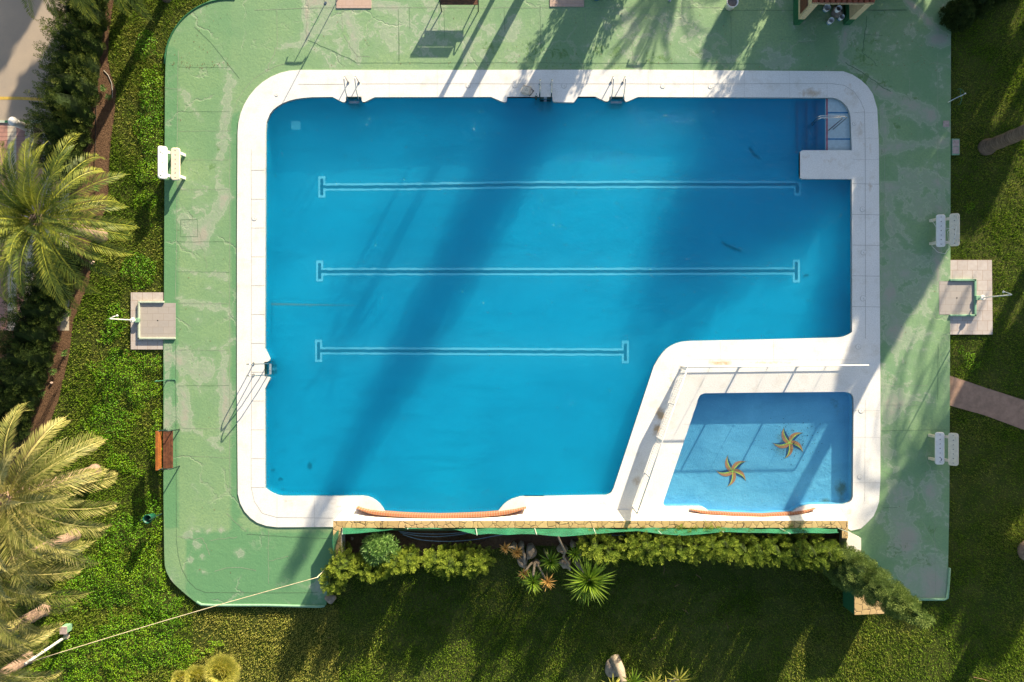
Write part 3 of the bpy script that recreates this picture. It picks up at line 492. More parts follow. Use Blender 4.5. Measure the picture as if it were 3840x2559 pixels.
V = np.empty((n, 3, 3)); V[:, 0] = np.stack([x+w_*np.cos(a), y+w_*np.sin(a), np.full(n, LAWNZ-.01)], 1); V[:, 1] = np.stack([x-w_*np.cos(a), y-w_*np.sin(a), np.full(n, LAWNZ-.01)], 1)
V[:, 2] = np.stack([x+lean*np.cos(la), y+lean*np.sin(la), LAWNZ+h_], 1)
dry = pnoise(x, y, .35, 9)*.6+pnoise(x, y, 1.4, 10)*.4+np.where((x < -6.5) & (y < -9.9) & (x > -12), .55, 0)
g = npmesh('grass', V.reshape(-1, 3), 3, 'grass_blade', v=np.clip(.15+.85*dry+rng.normal(0, .12, n), 0, 1)); tag(g, kind='stuff')
x, y = lawn_pts(900000); cl = clovf(x, y); d = .6*pnoise(x, y, 2.2, 21)+.4*pnoise(x, y, 5.5, 22); s_ = cl+.9*(d-.5); keep = (s_ > .42); x, y, d, s_ = x[keep], y[keep], d[keep], s_[keep]
n = len(x); hh_ = LAWNZ+.02+.19*np.clip((s_-.42)*1.7, 0, 1)*rng.uniform(.4, 1, n)*(.5+d); r_ = rng.uniform(.012, .026, n)
t1 = rng.normal(0, 1, (n, 3)); nn = t1*.9+np.array([.25, .45, .8]); nn /= np.linalg.norm(nn, axis=1)[:, None]; u = np.cross(nn, rng.normal(0, 1, (n, 3))); u /= np.linalg.norm(u, axis=1)[:, None]; w = np.cross(nn, u)
c_ = np.stack([x, y, hh_], 1); V = np.stack([c_+u*r_[:, None], c_+w*r_[:, None], c_-u*r_[:, None]*.9, c_-w*r_[:, None]], 1)
g = npmesh('clover', V.reshape(-1, 3), 4, 'clover', v=np.clip(.1+.55*d+.35*pnoise(x, y, .8, 23)+rng.normal(0, .12, n), 0, 1)); tag(g, kind='stuff')

C_ = []
for _ in range(420):
    x = random.choice((random.gauss(2200, 420), random.gauss(3420, 110), random.uniform(640, 870), random.uniform(1100, 3500))); y = random.choice((random.uniform(40, 258), random.uniform(20, 2200), random.gauss(245, 8)))
    X, Y = wx(x), wy(y)
    if not inpoly([X], [Y], ring(DECK))[0] or inpoly([X], [Y], ring([(880, 255), (3305, 255), (3305, 2000), (880, 2000)]))[0]: continue
    a = random.uniform(0, 3); r_ = random.uniform(.012, .035); u_ = Vector((math.cos(a), math.sin(a), 0))*r_; w_ = Vector((-math.sin(a), math.cos(a), 0))*r_*.4; c = Vector((X, Y, .009)); C_ += [c-u_, c-w_, c+u_+Vector((0, 0, .01)), c+w_]
tag(npmesh('fallen_leaves', np.array([tuple(q) for q in C_]), 4, 'twig'), kind='stuff')

# ------------------------------------------------------------------ plants
def tri_leaves(C, D, size, flat=.4, aspect=2.0):
    """small leaf triangles at C pointing along D"""
    n = len(C); D = D/np.linalg.norm(D, axis=1)[:, None]; s_ = np.cross(D, rng.normal(0, 1, (n, 3))); s_ /= np.linalg.norm(s_, axis=1)[:, None]; size = np.asarray(size).reshape(-1, 1)
    return np.stack([C-s_*size/aspect, C+s_*size/aspect, C+D*size*1.5], 1).reshape(-1, 3)
def core(rad, hgt, bot=.0, n=14, m_=9, prof=None, jit=.12, seed=1):
    rr = random.Random(seed); V = []; T = []
    for i in range(m_+1):
        t = i/m_; r0 = prof(t)*rad
        for j in range(n): a = 6.283*j/n; q = r0*(1+rr.uniform(-jit, jit)); V.append((q*math.cos(a), q*math.sin(a), bot+hgt*t))
    for i in range(m_):
        for j in range(n): q = (j+1) % n; T += [(i*n+j, i*n+q, (i+1)*n+q), (i*n+j, (i+1)*n+q, (i+1)*n+j)]
    V = np.array(V); return V[np.array(T)].reshape(-1, 3)
def crown(rad, hgt, prof, nplume, plen, prad, nleaf, lsize, up=1.0, seed=0, bot=0.1, vbase=.5, sx=1.0, cf=.80):
    """feathery plumes standing on a crown profile"""
    global rng
    old = rng; rng = np.random.default_rng(seed+100)
    t = rng.random(nplume*3); keep_ = rng.random(len(t)) < np.array([.25+prof(q) for q in t]); t = t[keep_][:nplume]; k_ = len(t)
    a = rng.uniform(0, 6.283, k_); pr_ = np.array([prof(q) for q in t])*rad; pr_ *= rng.uniform(.72, 1.03, k_)
    B = np.stack([pr_*np.cos(a), pr_*np.sin(a), bot+hgt*t], 1); D = np.stack([np.cos(a), np.sin(a), np.full(k_, up)+t*.8], 1)+rng.normal(0, .18, (k_, 3)); D /= np.linalg.norm(D, axis=1)[:, None]
    ln = plen*rng.uniform(.6, 1.25, k_); pv = rng.normal(vbase, .16, k_)
    tt = rng.random((k_, nleaf)); C = B[:, None]+D[:, None]*(ln[:, None]*tt)[..., None]
    off = rng.normal(0, 1, (k_, nleaf, 3)); off /= np.linalg.norm(off, axis=2)[..., None]
    wid = prad*np.sqrt(np.clip(np.sin(math.pi*(.12+.86*tt)), .02, 1))*rng.uniform(.75, 1.0, tt.shape); C = C+off*wid[..., None]
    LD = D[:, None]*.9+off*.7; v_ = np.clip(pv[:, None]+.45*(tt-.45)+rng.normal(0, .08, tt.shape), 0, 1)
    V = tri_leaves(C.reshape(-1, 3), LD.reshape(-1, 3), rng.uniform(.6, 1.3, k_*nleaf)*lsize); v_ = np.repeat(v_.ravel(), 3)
    K = core(rad*cf, hgt*.97, bot, prof=prof, seed=seed); V = np.concatenate([V, K]); v_ = np.concatenate([v_, np.full(len(K), .02)]); V[:, 0] *= sx  # near-black core paints the shade in the gaps between plumes
    rng = old; return V, v_
def conif(t): return max(.02, (1-t)**.55*min(1, .55+t*3))
def ovoid(t): return max(.03, math.sin(math.pi*(.13+.87*t))**.55)
def column_p(t): return max(.02, min(1, .6+t*3)*(1-max(0, t-.35)/.65)**.75)
def shrub(name, x, y, z0, rad, hgt, prof, mat, label, cat, group, seed, npl=170, plen=.32, prad=.075, nleaf=46, ls=.026, up=1., vb=.5, sx=1., trunk=True, rz=0, lean=(0, 0), cf=.8):
    o = empty(name, (wx(x), wy(y), z0), label, cat, group, rz=rz)
    V, v_ = crown(rad, hgt, prof, npl, plen, prad, nleaf, ls, up, seed, .12, vb, sx, cf)
    if lean != (0, 0): V[:, 0] += lean[0]*V[:, 2]; V[:, 1] += lean[1]*V[:, 2]
    npmesh('foliage', V, 3, mat, o, v_)
    if trunk: m_ = MB(); m_.tube([(0, 0, -.15), (0, 0, hgt*.5)], [.07, .04], 8); m_.build('trunk', 'bark', o)
    return o
# long dark cypress hedge on the left
HG = 'dark cypresses of the long hedge beside the yard'
hl = [(352, 0, 2.5, 'first cypress of the left hedge, at the top edge under the hanging palm fronds'), (345, 95, 2.4, 'dense dark cypress just below the top palm fronds'), (330, 190, 2.5, 'dark feathery cypress beside the shaded grey yard'), (318, 275, 2.6, 'feathery cypress above the yellow yard line'), (312, 355, 2.5, 'cypress whose plumes hide the end of the yellow yard line'),
      (298, 440, 2.9, 'wide cypress next to the white bollard'), (280, 525, 2.8, 'dark cypress leaning over the pink and cream terrace tiles'), (262, 615, 2.2, 'low dark cypress behind the uppermost palm fronds'), (245, 990, 1.9, 'cypress shaded by the underside of the left palm'), (215, 1080, 2.2, 'dark cypress just below the left palm crown'), (185, 1165, 2.4, 'black green cypress beside the earth strip'), (160, 1250, 2.4, 'deep green cypress level with the left shower'), (140, 1335, 2.5, 'dark layered cypress at the left picture edge'), (118, 1420, 2.4, 'shadowed cypress above the rose bushes'), (90, 1500, 2.2, 'last cypress of the left hedge above the pale palm fronds'), (60, 1585, 1.9, 'small cypress half hidden by the pale palm fronds')]
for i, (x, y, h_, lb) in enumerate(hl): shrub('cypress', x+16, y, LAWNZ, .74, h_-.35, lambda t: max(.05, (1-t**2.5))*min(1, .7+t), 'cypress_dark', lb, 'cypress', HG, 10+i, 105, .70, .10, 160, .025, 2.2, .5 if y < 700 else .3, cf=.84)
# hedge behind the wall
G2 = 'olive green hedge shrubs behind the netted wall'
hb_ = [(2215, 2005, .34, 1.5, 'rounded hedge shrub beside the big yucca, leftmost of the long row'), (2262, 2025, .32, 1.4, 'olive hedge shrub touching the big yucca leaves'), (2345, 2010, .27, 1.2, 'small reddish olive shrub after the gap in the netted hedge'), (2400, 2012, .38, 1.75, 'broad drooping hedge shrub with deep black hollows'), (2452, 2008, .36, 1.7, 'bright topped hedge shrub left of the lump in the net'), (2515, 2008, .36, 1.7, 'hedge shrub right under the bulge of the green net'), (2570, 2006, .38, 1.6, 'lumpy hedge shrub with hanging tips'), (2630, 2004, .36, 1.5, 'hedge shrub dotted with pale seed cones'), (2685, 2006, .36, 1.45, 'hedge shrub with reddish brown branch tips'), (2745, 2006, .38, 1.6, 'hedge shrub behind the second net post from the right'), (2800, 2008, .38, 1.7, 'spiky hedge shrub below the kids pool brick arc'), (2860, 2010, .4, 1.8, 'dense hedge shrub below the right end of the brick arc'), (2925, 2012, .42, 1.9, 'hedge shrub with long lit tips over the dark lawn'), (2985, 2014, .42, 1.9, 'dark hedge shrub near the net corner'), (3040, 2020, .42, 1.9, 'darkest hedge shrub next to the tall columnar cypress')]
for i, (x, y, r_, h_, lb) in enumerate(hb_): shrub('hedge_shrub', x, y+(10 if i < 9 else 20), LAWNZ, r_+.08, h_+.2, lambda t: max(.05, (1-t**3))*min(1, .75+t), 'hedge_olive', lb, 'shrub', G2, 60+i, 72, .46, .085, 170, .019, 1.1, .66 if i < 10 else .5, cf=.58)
G3 = 'rounded olive shrubs at the left end of the wall'
for i, (x, y, r_, h_, sx, lb) in enumerate([(1305, 2088, .40, 1.5, 1, 'big lumpy olive shrub at the wall corner, leaning over the deck'), (1270, 2150, .34, 1.3, 1, 'long olive shrub hiding the wall end, lowest of the left shrubs'), (1395, 2110, .34, 1.2, 1, 'olive shrub with dark hollow centre below the leafy bush'), (1445, 2120, .15, .9, 1, 'tiny olive shrub under the leafy bush'), (1492, 2090, .22, 1.3, 1, 'narrow drooping olive shrub right of the leafy bush'), (1546, 2080, .23, 1.25, 1, 'smooth egg shaped green shrub standing alone'), (1640, 2080, .28, 1.2, 1, 'small shrub at the left of the triple hollow clump'), (1695, 2085, .40, 1.35, 1, 'wide shrub with black hollows beneath, in the middle of the clump'), (1755, 2082, .38, 1.35, 1, 'smooth bright green topped shrub in the clump'), (1800, 2080, .32, 1.3, 1, 'bright rounded shrub at the right end of the clump')]):
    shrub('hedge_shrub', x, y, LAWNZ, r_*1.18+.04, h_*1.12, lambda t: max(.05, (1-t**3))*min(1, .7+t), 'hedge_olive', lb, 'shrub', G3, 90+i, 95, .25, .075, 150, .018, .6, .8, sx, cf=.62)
# tall columnar cypress
big_c = empty('columnar_cypress', (wx(3108), wy(2082), LAWNZ), 'tall columnar cypress leaning across the deck corner, largest tree at the lower right', 'cypress')
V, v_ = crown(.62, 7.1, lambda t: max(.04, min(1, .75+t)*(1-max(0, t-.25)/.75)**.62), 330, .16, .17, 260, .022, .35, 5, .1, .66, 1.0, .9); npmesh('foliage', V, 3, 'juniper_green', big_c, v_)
m = MB(); m.tube([(0, 0, -.2), (0, 0, 6)], [.16, .04], 10); m.build('trunk', 'bark', big_c)

def palm(name, base, hgt, mat, bark, label, nf=46, fl=3.3, seed=0, lean=None, group=None, tr=.24, wid=.42, droop=1.0, leafw=.023, elv=(-.15, 1.35)):
    rr = random.Random(seed); o = empty(name, base, label, 'palm', group); V = []; vv = []
    top = Vector((0, 0, hgt)) if lean is None else Vector((lean[0], lean[1], hgt))
    for i in range(nf):
        az = 2.39996*i+rr.uniform(-.2, .2); e = elv[0]+(elv[1]-elv[0])*(i/nf)**.9; L_ = fl*rr.uniform(.82, 1.08)*(1-.25*(i/nf)**3); n = 34
        p = top+Vector((math.cos(az), math.sin(az), 0))*.12; el = e; pts = [p.copy()]; side0 = Vector((-math.sin(az), math.cos(az), 0)); azc = az; curl = rr.uniform(-.45, .45); fv = rr.gauss(.46, .13)
        for j in range(n):
            tt = j/n; el -= droop*(.9+.6*math.cos(e))*tt**1.0*1.75/n*1.35; azc += curl*1.6*tt/n; d = Vector((math.cos(azc)*math.cos(el), math.sin(azc)*math.cos(el), math.sin(el))); p = p+d*L_/n; pts.append(p.copy())
        for j in range(n):
            tt = (j+.5)/n; a_, b_ = pts[j], pts[j+1]; d = (b_-a_).normalized(); sd = d.cross(Vector((0, 0, 1)))
            if sd.length < .2: sd = side0.copy()
            sd.normalize(); up = sd.cross(d).normalized(); rw = .028*(1-tt)+.006
            V += [a_+sd*rw, a_-sd*rw, b_-sd*rw*.9, b_+sd*rw*.9]; vv += [min(1, fv+.38)]*4
            if tt < .12: continue
            ll = wid*L_/3.3*(math.sin(math.pi*min(1, .12+tt*.93))**.65)*rr.uniform(.85, 1.1)
            for q in range(2):
                for s_ in (1, -1):
                    o0 = a_.lerp(b_, (q+rr.random()*.6)/2); fw = .75+.5*tt+rr.uniform(-.12, .12); ld = (sd*s_+d*fw+up*(.34+rr.uniform(-.12, .12))).normalized(); end = o0+ld*ll+Vector((0, 0, -.10*ll)); mid = o0+ld*ll*.5
                    wv = (d-ld*d.dot(ld)).normalized()*leafw*.62; lv = fv+rr.gauss(0, .06)+.12*tt
                    V += [o0-wv*.5, mid-wv, end, mid+wv]; vv += [lv-.05, lv, lv+.22, lv]
    me = npmesh('fronds', np.array([tuple(q) for q in V]), 4, mat, o, np.clip(np.array(vv), 0, 1))
    m_ = MB(); n = 26; pts = [Vector((0, 0, -.2)).lerp(top, i/n)+Vector((0, 0, .15*(i/n))) for i in range(n+1)]
    m_.tube(pts, [tr*(1.25 if i < 2 else 1)*(1+.10*(i % 2)) for i in range(n+1)], 14); m_.build('trunk', bark, o)
    return o
palm('palm_tree', G(372, 884, LAWNZ), 4.0, 'palm_green', 'bark_pink', 'green date palm at the left edge, its crown over the earth strip', 62, 3.5, 1, tr=.22, elv=(-.45, 1.4))
palm('palm_tree', G(352, 1768, LAWNZ), 5.3, 'palm_pale', 'bark_pink', 'pale yellowish palm with pinkish trunk left of the wooden bench', 58, 3.7, 2, tr=.2, wid=.46, elv=(-.4, 1.35))
palm('palm_tree', G(275, 2008, LAWNZ), 5.0, 'palm_pale', 'bark_pink', 'pale drooping palm standing below the one by the bench', 54, 3.5, 3, tr=.18, wid=.46, elv=(-.4, 1.35))
palm('palm_tree', G(160, 2290, LAWNZ), 4.6, 'palm_pale', 'bark_pink', 'palm whose low fronds hang over the white pole', 50, 3.5, 4, tr=.2, wid=.46, elv=(-.35, 1.35))
palm('palm_tree', G(100, 2470, LAWNZ), 4.2, 'palm_green', 'bark_pink', 'palm in the lower left corner, mostly out of the picture', 34, 3.0, 14, tr=.2, wid=.46)
palm('palm_tree', G(622, -14, LAWNZ), 5.2, 'palm_green', 'bark', 'palm above the top edge, fronds hanging over the rounded deck corner', 44, 3.3, 5, tr=.16)
palm('palm_tree', G(505, -30, LAWNZ), 5.2, 'palm_green', 'bark', 'palm above the top edge, fronds hanging over the left hedge', 44, 3.4, 6, tr=.16)
palm('palm_tree', G(3702, 552, LAWNZ), 9.0, 'palm_green', 'bark', 'tall palm with thick ringed brown trunk leaning out of the right edge', 46, 3.2, 7, tr=.23)
palm('palm_tree', G(3860, 2068, LAWNZ), 9.0, 'palm_green', 'bark_pink', 'palm trunk base peeping in at the lower right edge', 40, 3.0, 8, tr=.3)

def rosette(V, vv, c, n, ln, w_, seed, up=Vector((0, 0, 1)), e0=-.2, e1=1.4, vb=.5, bend=.25):
    rr = random.Random(seed); up = up.normalized(); ax = up.orthogonal().normalized(); ay = up.cross(ax)
    for i in range(n):
        az = 2.39996*i+rr.uniform(-.15, .15); e = e0+(e1-e0)*(i/n); L_ = ln*rr.uniform(.8, 1.08); d = (ax*math.cos(az)+ay*math.sin(az))*math.cos(e)+up*math.sin(e)
        s_ = d.cross(up)
        if s_.length < .05: s_ = ax.copy()
        s_ = s_.normalized()*w_; b = -up*bend; p1 = c+d*L_*.12; p2 = c+d*L_*.5+b*L_*.12; p3 = c+d*L_+b*L_*.5*math.cos(e); f = s_.cross(d).normalized()*w_*.35; lv = vb+rr.gauss(0, .12)
        V += [p1-s_*.5, p2-s_+f, p2, p1, p1, p2, p2+s_+f, p1+s_*.5, p2-s_+f, p3, p3, p2, p2, p3, p3, p2+s_+f]
        vv += [lv-.1, lv, lv-.1, lv-.1, lv-.1, lv-.1, lv+.05, lv, lv, lv+.15, lv+.15, lv-.05, lv-.05, lv+.15, lv+.15, lv+.1]
def yucca(label, base, heads, stems, group=None, name='yucca'):
    o = empty(name, base, label, 'yucca', group); b = Vector(base)
    for hd in heads:
        x, y, z, n, ln, w_, sd, mat = hd; V = []; vv = []; rosette(V, vv, P(x, y, z)-b, n, ln, w_, sd, e0=-.15, e1=1.35, vb=.55)
        npmesh('leaf_rosette', np.array([tuple(q) for q in V]), 4, mat, o, np.clip(np.array(vv), 0, 1))
    for st in stems:
        pts, r0, r1, mt = st; m_ = MB(); q = [P(*p)-b for p in pts]; m_.tube(q, [r0+(r1-r0)*i/(len(q)-1) for i in range(len(q))], 9); m_.build('stem', mt, o, smooth=True)
    return o
yucca('large bright yucca with one huge spiky rosette right of the rocks', P(2150, 2085, -.1), [(2208, 2176, 1.6, 110, 1.0, .035, 1, 'yucca_leaf'), (2180, 2205, .9, 40, .65, .03, 2, 'yucca_leaf')], [([(2150, 2085, -.1), (2175, 2125, .6), (2206, 2172, 1.5)], .10, .07, 'bark_pale')])
yucca('young yucca rosette between the rocks and the pale stem', P(2030, 2050, -.1), [(2064, 2105, 1.1, 46, .50, .028, 3, 'yucca_leaf')], [([(2040, 2060, -.1), (2064, 2103, 1.05)], .05, .04, 'bark_pale')])
yucca('small yucca rosette just left of the trimmed hedge', P(2130, 2060, -.1), [(2155, 2077, 1.2, 36, .40, .026, 4, 'yucca_leaf')], [([(2092, 2010, .9), (2105, 2040, .9), (2121, 2070, .8), (2112, 2088, .5), (2130, 2112, .3), (2138, 2140, .3)], .04, .035, 'bark_pale'), ([(2110, 2060, -.1), (2120, 2072, .5)], .05, .05, 'bark_pale')])
yucca('branching yucca with two green rosettes below the rocks', P(2000, 2105, -.1), [(1999, 2182, 1.2, 44, .52, .028, 5, 'yucca_leaf'), (2053, 2182, 1.2, 26, .38, .022, 6, 'yucca_dry'), (1965, 2152, .9, 22, .3, .022, 7, 'yucca_dry'), (1962, 2165, .7, 22, .38, .022, 17, 'yucca_leaf')],
      [([(2005, 2105, 0), (2003, 2128, .6), (2000, 2160, 1.1)], .055, .04, 'bark_pale'), ([(2010, 2110, 0), (2028, 2138, .6), (2045, 2170, 1.1)], .05, .03, 'bark_pale'), ([(2000, 2105, 0), (1985, 2122, .4), (1968, 2145, .8)], .05, .03, 'bark_pale')])
yucca('dry orange leaved yucca on the pale rocks', P(1945, 2070, -.1), [(1895, 2056, .8, 26, .26, .02, 8, 'yucca_dry'), (1938, 2072, .8, 40, .32, .022, 9, 'yucca_dry')], [([(1945, 2062, .1), (1920, 2052, .6), (1899, 2056, .75)], .05, .03, 'bark_pale'), ([(1958, 2050, 0), (1966, 2080, .3), (1968, 2115, .2)], .055, .05, 'bark_pale')])
yucca('yellow green yucca with short pale trunk at the bottom edge', P(2310, 2480, -.1), [(2375, 2560, .9, 44, .55, .028, 10, 'yucca_leaf'), (2300, 2575, .8, 34, .55, .028, 11, 'fan_leaf')], [([(2305, 2470, -.1), (2325, 2510, .35), (2340, 2570, .8)], .22, .13, 'bark_pale')])
yucca('row of yellowish yucca rosettes at the bottom edge', P(2480, 2560, -.1), [(2455, 2562, .8, 34, .45, .026, 12, 'fan_leaf'), (2545, 2550, 1.0, 34, .55, .028, 13, 'fan_leaf'), (2500, 2575, .6, 30, .4, .026, 14, 'fan_leaf')], [([(2500, 2560, -.1), (2540, 2548, .9)], .08, .06, 'bark_pale')])
m = MB(); rr = random.Random(3)
def rock(name, c, rad, mat, label, seed, grp=None):
    import bmesh
    bm = bmesh.new(); bmesh.ops.create_icosphere(bm, subdivisions=3, radius=1); rr = random.Random(seed); ph = [Vector((rr.uniform(-1, 1), rr.uniform(-1, 1), rr.uniform(-1, 1))).normalized() for _ in range(9)]
    for v in bm.verts:
        s_ = 1+.13*math.sin(v.co.dot(ph[0])*4+rr.random()*.2)+.10*math.sin(v.co.dot(ph[1])*7)-.14*max(0, v.co.dot(ph[2])-.5)-.14*max(0, v.co.dot(ph[3])-.4); v.co = Vector((v.co.x*rad[0], v.co.y*rad[1], v.co.z*rad[2]))*s_
    me = bpy.data.meshes.new(name); bm.to_mesh(me); bm.free(); me.materials.append(MATS[mat]); me.polygons.foreach_set('use_smooth', [True]*len(me.polygons)); o = link(bpy.data.objects.new(name, me)); o.location = c; return tag(o, label, 'rock', grp)
RG = 'boulders among the yuccas'
for i, (x, y, rx, ry, rz_, lb) in enumerate([(1928, 2045, .12, .12, .3, 'small round grey boulder at the upper left of the rock group'), (1955, 2045, .13, .14, .32, 'small boulder beside the roundest one, by the orange yucca'), (1990, 2068, .20, .30, .42, 'largest smooth grey boulder in the middle of the rock group'), (2012, 2110, .13, .13, .25, 'knobbly dark boulder at the foot of the branching yucca'), (1960, 2105, .2, .25, .22, 'half shaded boulder below the orange yucca'), (2108, 2058, .22, .16, .3, 'brownish boulder behind the small yucca'), (2148, 2040, .12, .13, .3, 'upright pinkish boulder against the hedge start'), (2120, 2110, .22, .25, .2, 'shadowed flat boulder left of the big yucca'), (2165, 2085, .16, .18, .22, 'brown boulder under the small yucca rosette')]): rock('boulder', P(x, y, .05), (rx, ry, rz_), 'rock', lb, i, RG)
rock('boulder', G(2300, 2505, -.05), (.30, .36, .22), 'rock', 'rough grey stump like boulder near the bottom edge', 30); rock('boulder', P(1240, 2245, -.02), (.2, .17, .15), 'rock', 'rounded stone at the lower end of the left shrubs', 31); rock('boulder', P(346, 985, -.05), (.10, .07, .08), 'rock_pink', 'small pale stone on the earth strip under the left palm', 32); rock('boulder', P(193, 1437, -.05), (.05, .05, .05), 'rock_pink', 'tiny whitish stone below the left hedge', 33)
for i, (x, y, s_) in enumerate([(1378, 2015, .07), (1290+90, 2012, .05), (1320, 2020, .05)]): rock('boulder', P(x, y, 0), (s_, s_*1.3, s_), 'rock_pink', ('pale pebble in the dark corner behind the net', 'second pebble in the dark corner behind the net', 'leftmost pebble in the dark corner behind the net')[i], 40+i)
# leafy bush
o = empty('leafy_bush', P(1440, 2030, -.1), 'bright green leafy bush growing behind the left part of the wall', 'bush'); V = []; vv = []; rr = random.Random(5)
for i in range(190):
    t = rr.uniform(0, 6.283); u_ = rr.random()**.5; z = .35+1.2*math.sqrt(max(0, 1-u_*u_))*rr.uniform(.75, 1.0); c = Vector((.66*u_*math.cos(t)-.02, .58*u_*math.sin(t)-.12, z)); rosette(V, vv, c, 10, rr.uniform(.15, .24), .019, i, up=Vector((c.x*.7, c.y*.7, .8)), e0=.05, e1=1.2, vb=.5+rr.uniform(-.15, .15), bend=.3)
npmesh('foliage', np.array([tuple(q) for q in V]), 4, 'shrub_leaf', o, np.clip(np.array(vv), 0, 1)); m = MB()
for i in range(7): a = i*.9; m.tube([(0, 0, 0), (.2*math.cos(a), .2*math.sin(a), .5), (.45*math.cos(a), .42*math.sin(a)-.1, 1.1)], [.03, .022, .01], 6)
m.build('stem', 'bark', o)
# fan palms at the bottom edge
def fanclump(label, x, y, z, r_, n, seed, mat):
    o = empty('fan_palm', P(x, y, -.1), label, 'palm', 'low fan palms at the bottom edge'); V = []; vv = []; rr = random.Random(seed); c0 = P(x, y, z)-P(x, y, -.1)
    for i in range(n):
        az = 2.4*i; e = .05+1.35*i/n; d = Vector((math.cos(az)*math.cos(e), math.sin(az)*math.cos(e), math.sin(e))); c = c0+d*r_*.5; s_ = d.cross(Vector((0, 0, 1))).normalized(); up2 = s_.cross(d).normalized()
        for j in range(17):
            a = (j-8)/8*1.25; dd = (d*math.cos(a)+s_*math.sin(a)+up2*-.15).normalized(); e_ = c+dd*r_*.52*rr.uniform(.85, 1.1); w_ = dd.cross(up2).normalized()*.014; mid = c.lerp(e_, .6); lv = .45+rr.gauss(0, .1); V += [c-w_*.3, mid-w_, e_, mid+w_]; vv += [lv-.15, lv, lv+.35, lv]
        V += [c0-s_*.01, c0+s_*.01, c+s_*.01, c-s_*.01]; vv += [.7]*4
    npmesh('fan_leaf', np.array([tuple(q) for q in V]), 4, mat, o, np.clip(np.array(vv), 0, 1)); m_ = MB(); m_.tube([(0, 0, -.1), tuple(c0)], .09, 9); m_.build('trunk', 'bark', o)
fanclump('round green and yellow fan palm at the bottom edge, biggest of the three', 836, 2515, .7, .72, 64, 1, 'fan_leaf'); fanclump('straw coloured fan palm at the bottom edge beside the round one', 745, 2540, .5, .55, 44, 2, 'fan_leaf'); fanclump('leftmost straw coloured fan palm at the bottom edge', 682, 2548, .45, .42, 34, 3, 'fan_leaf')
# small flowers / weeds in the soil
for i, (x, y) in enumerate([(398, 335), (415, 372), (362, 372), (372, 712), (365, 845), (292, 970), (262, 1175), (235, 1190), (245, 1325), (148, 1450), (165, 1480), (205, 1395)]):
    o = empty('weed', P(x, y, LAWNZ), ('low green weed in the upper earth strip', 'pale leafed weed in the earth strip')[i % 2]+', '+['topmost of all', 'second from the top', 'beside the drip hose', 'under the palm tips', 'right of the palm crown', 'beside the white stone', 'below the palm shadow', 'paired with its left neighbour', 'on the shaded ridge', 'among the lower cypresses', 'lowest of all', 'near the last bare earth'][i], 'weed', 'weeds in the earth strip')
    V = []; vv = []
    for j in range(9): rosette(V, vv, Vector((random.uniform(-.1, .1), random.uniform(-.1, .1), random.uniform(.05, .2))), 8, .1, .012, i*20+j, e0=.1, e1=1.2)
    npmesh('leaves', np.array([tuple(q) for q in V]), 4, 'shrub_leaf', o, np.clip(np.array(vv), 0, 1))
# dark bush at the top right
for i, (x, y, r_, h_) in enumerate([(3575, 70, .5, .95), (3640, 20, .55, 1.0), (3720, -30, .55, 1.0), (3800, -80, .5, 1.0)]):
    shrub('box_bush', x, y, LAWNZ, r_, h_, lambda t: max(.05, (1-t**3)), 'tree_leaf', ['clipped dark bush at the deck corner, lowest of the top right hedge', 'clipped dark bush second from the deck corner', 'clipped dark bush at the top edge', 'clipped dark bush beyond the top edge'][i], 'bush', 'clipped hedge at the top right', 150+i, 230, .12, .08, 60, .028, .6, .5)

# broad trees and palms outside the picture that throw the long shadows
def tree(x, y, hgt, cr, seed, label, nclump=26, th=.5, ch=None):
    o = empty('shade_tree', G(x, y, LAWNZ), label, 'tree', 'trees standing beyond the picture edge'); rr_ = np.random.default_rng(seed); ch = ch or cr*.75; k_ = nclump
    d = rr_.normal(0, 1, (k_, 3)); d /= np.linalg.norm(d, axis=1)[:, None]; c = d*(rr_.random((k_, 1))**.4)*np.array([cr*.75, cr*.75, ch*.75])+np.array([0, 0, hgt-ch]); n = 520
    off = rr_.normal(0, 1, (k_, n, 3)); off /= np.linalg.norm(off, axis=2)[..., None]; C = (c[:, None]+off*(cr*.36)*rr_.random((k_, n, 1))**.35).reshape(-1, 3)
    V = tri_leaves(C, rr_.normal(0, 1, C.shape)+np.array([0, 0, .5]), rr_.uniform(.12, .22, len(C))); npmesh('crown', V, 3, 'tree_leaf', o, np.clip(np.repeat(rr_.normal(.5, .2, len(C)), 3), 0, 1))
    m_ = MB(); m_.tube([(0, 0, -.2), (.1, 0, hgt*.3), (0, .1, hgt-ch)], [.22, .17, .1], 10)
    for i in range(6): e = c[i]; m_.tube([(.05, 0, hgt*.35), tuple(Vector((.05, 0, hgt*.35)).lerp(Vector(e), .5)+Vector((0, 0, .2))), tuple(e)], [.09, .06, .03], 7)
    m_.build('trunk', 'bark', o); return o
def cast(sx, sy, z): return sx+144*z, sy-272*z    # ground place of something z metres up whose shadow falls at sx,sy
SH = []
def shade(sx, sy, hgt, cr, seed, label, **kw):
    x, y = cast(sx, sy, hgt-cr*.75); tree(x, y, hgt, cr, seed, label, **kw)

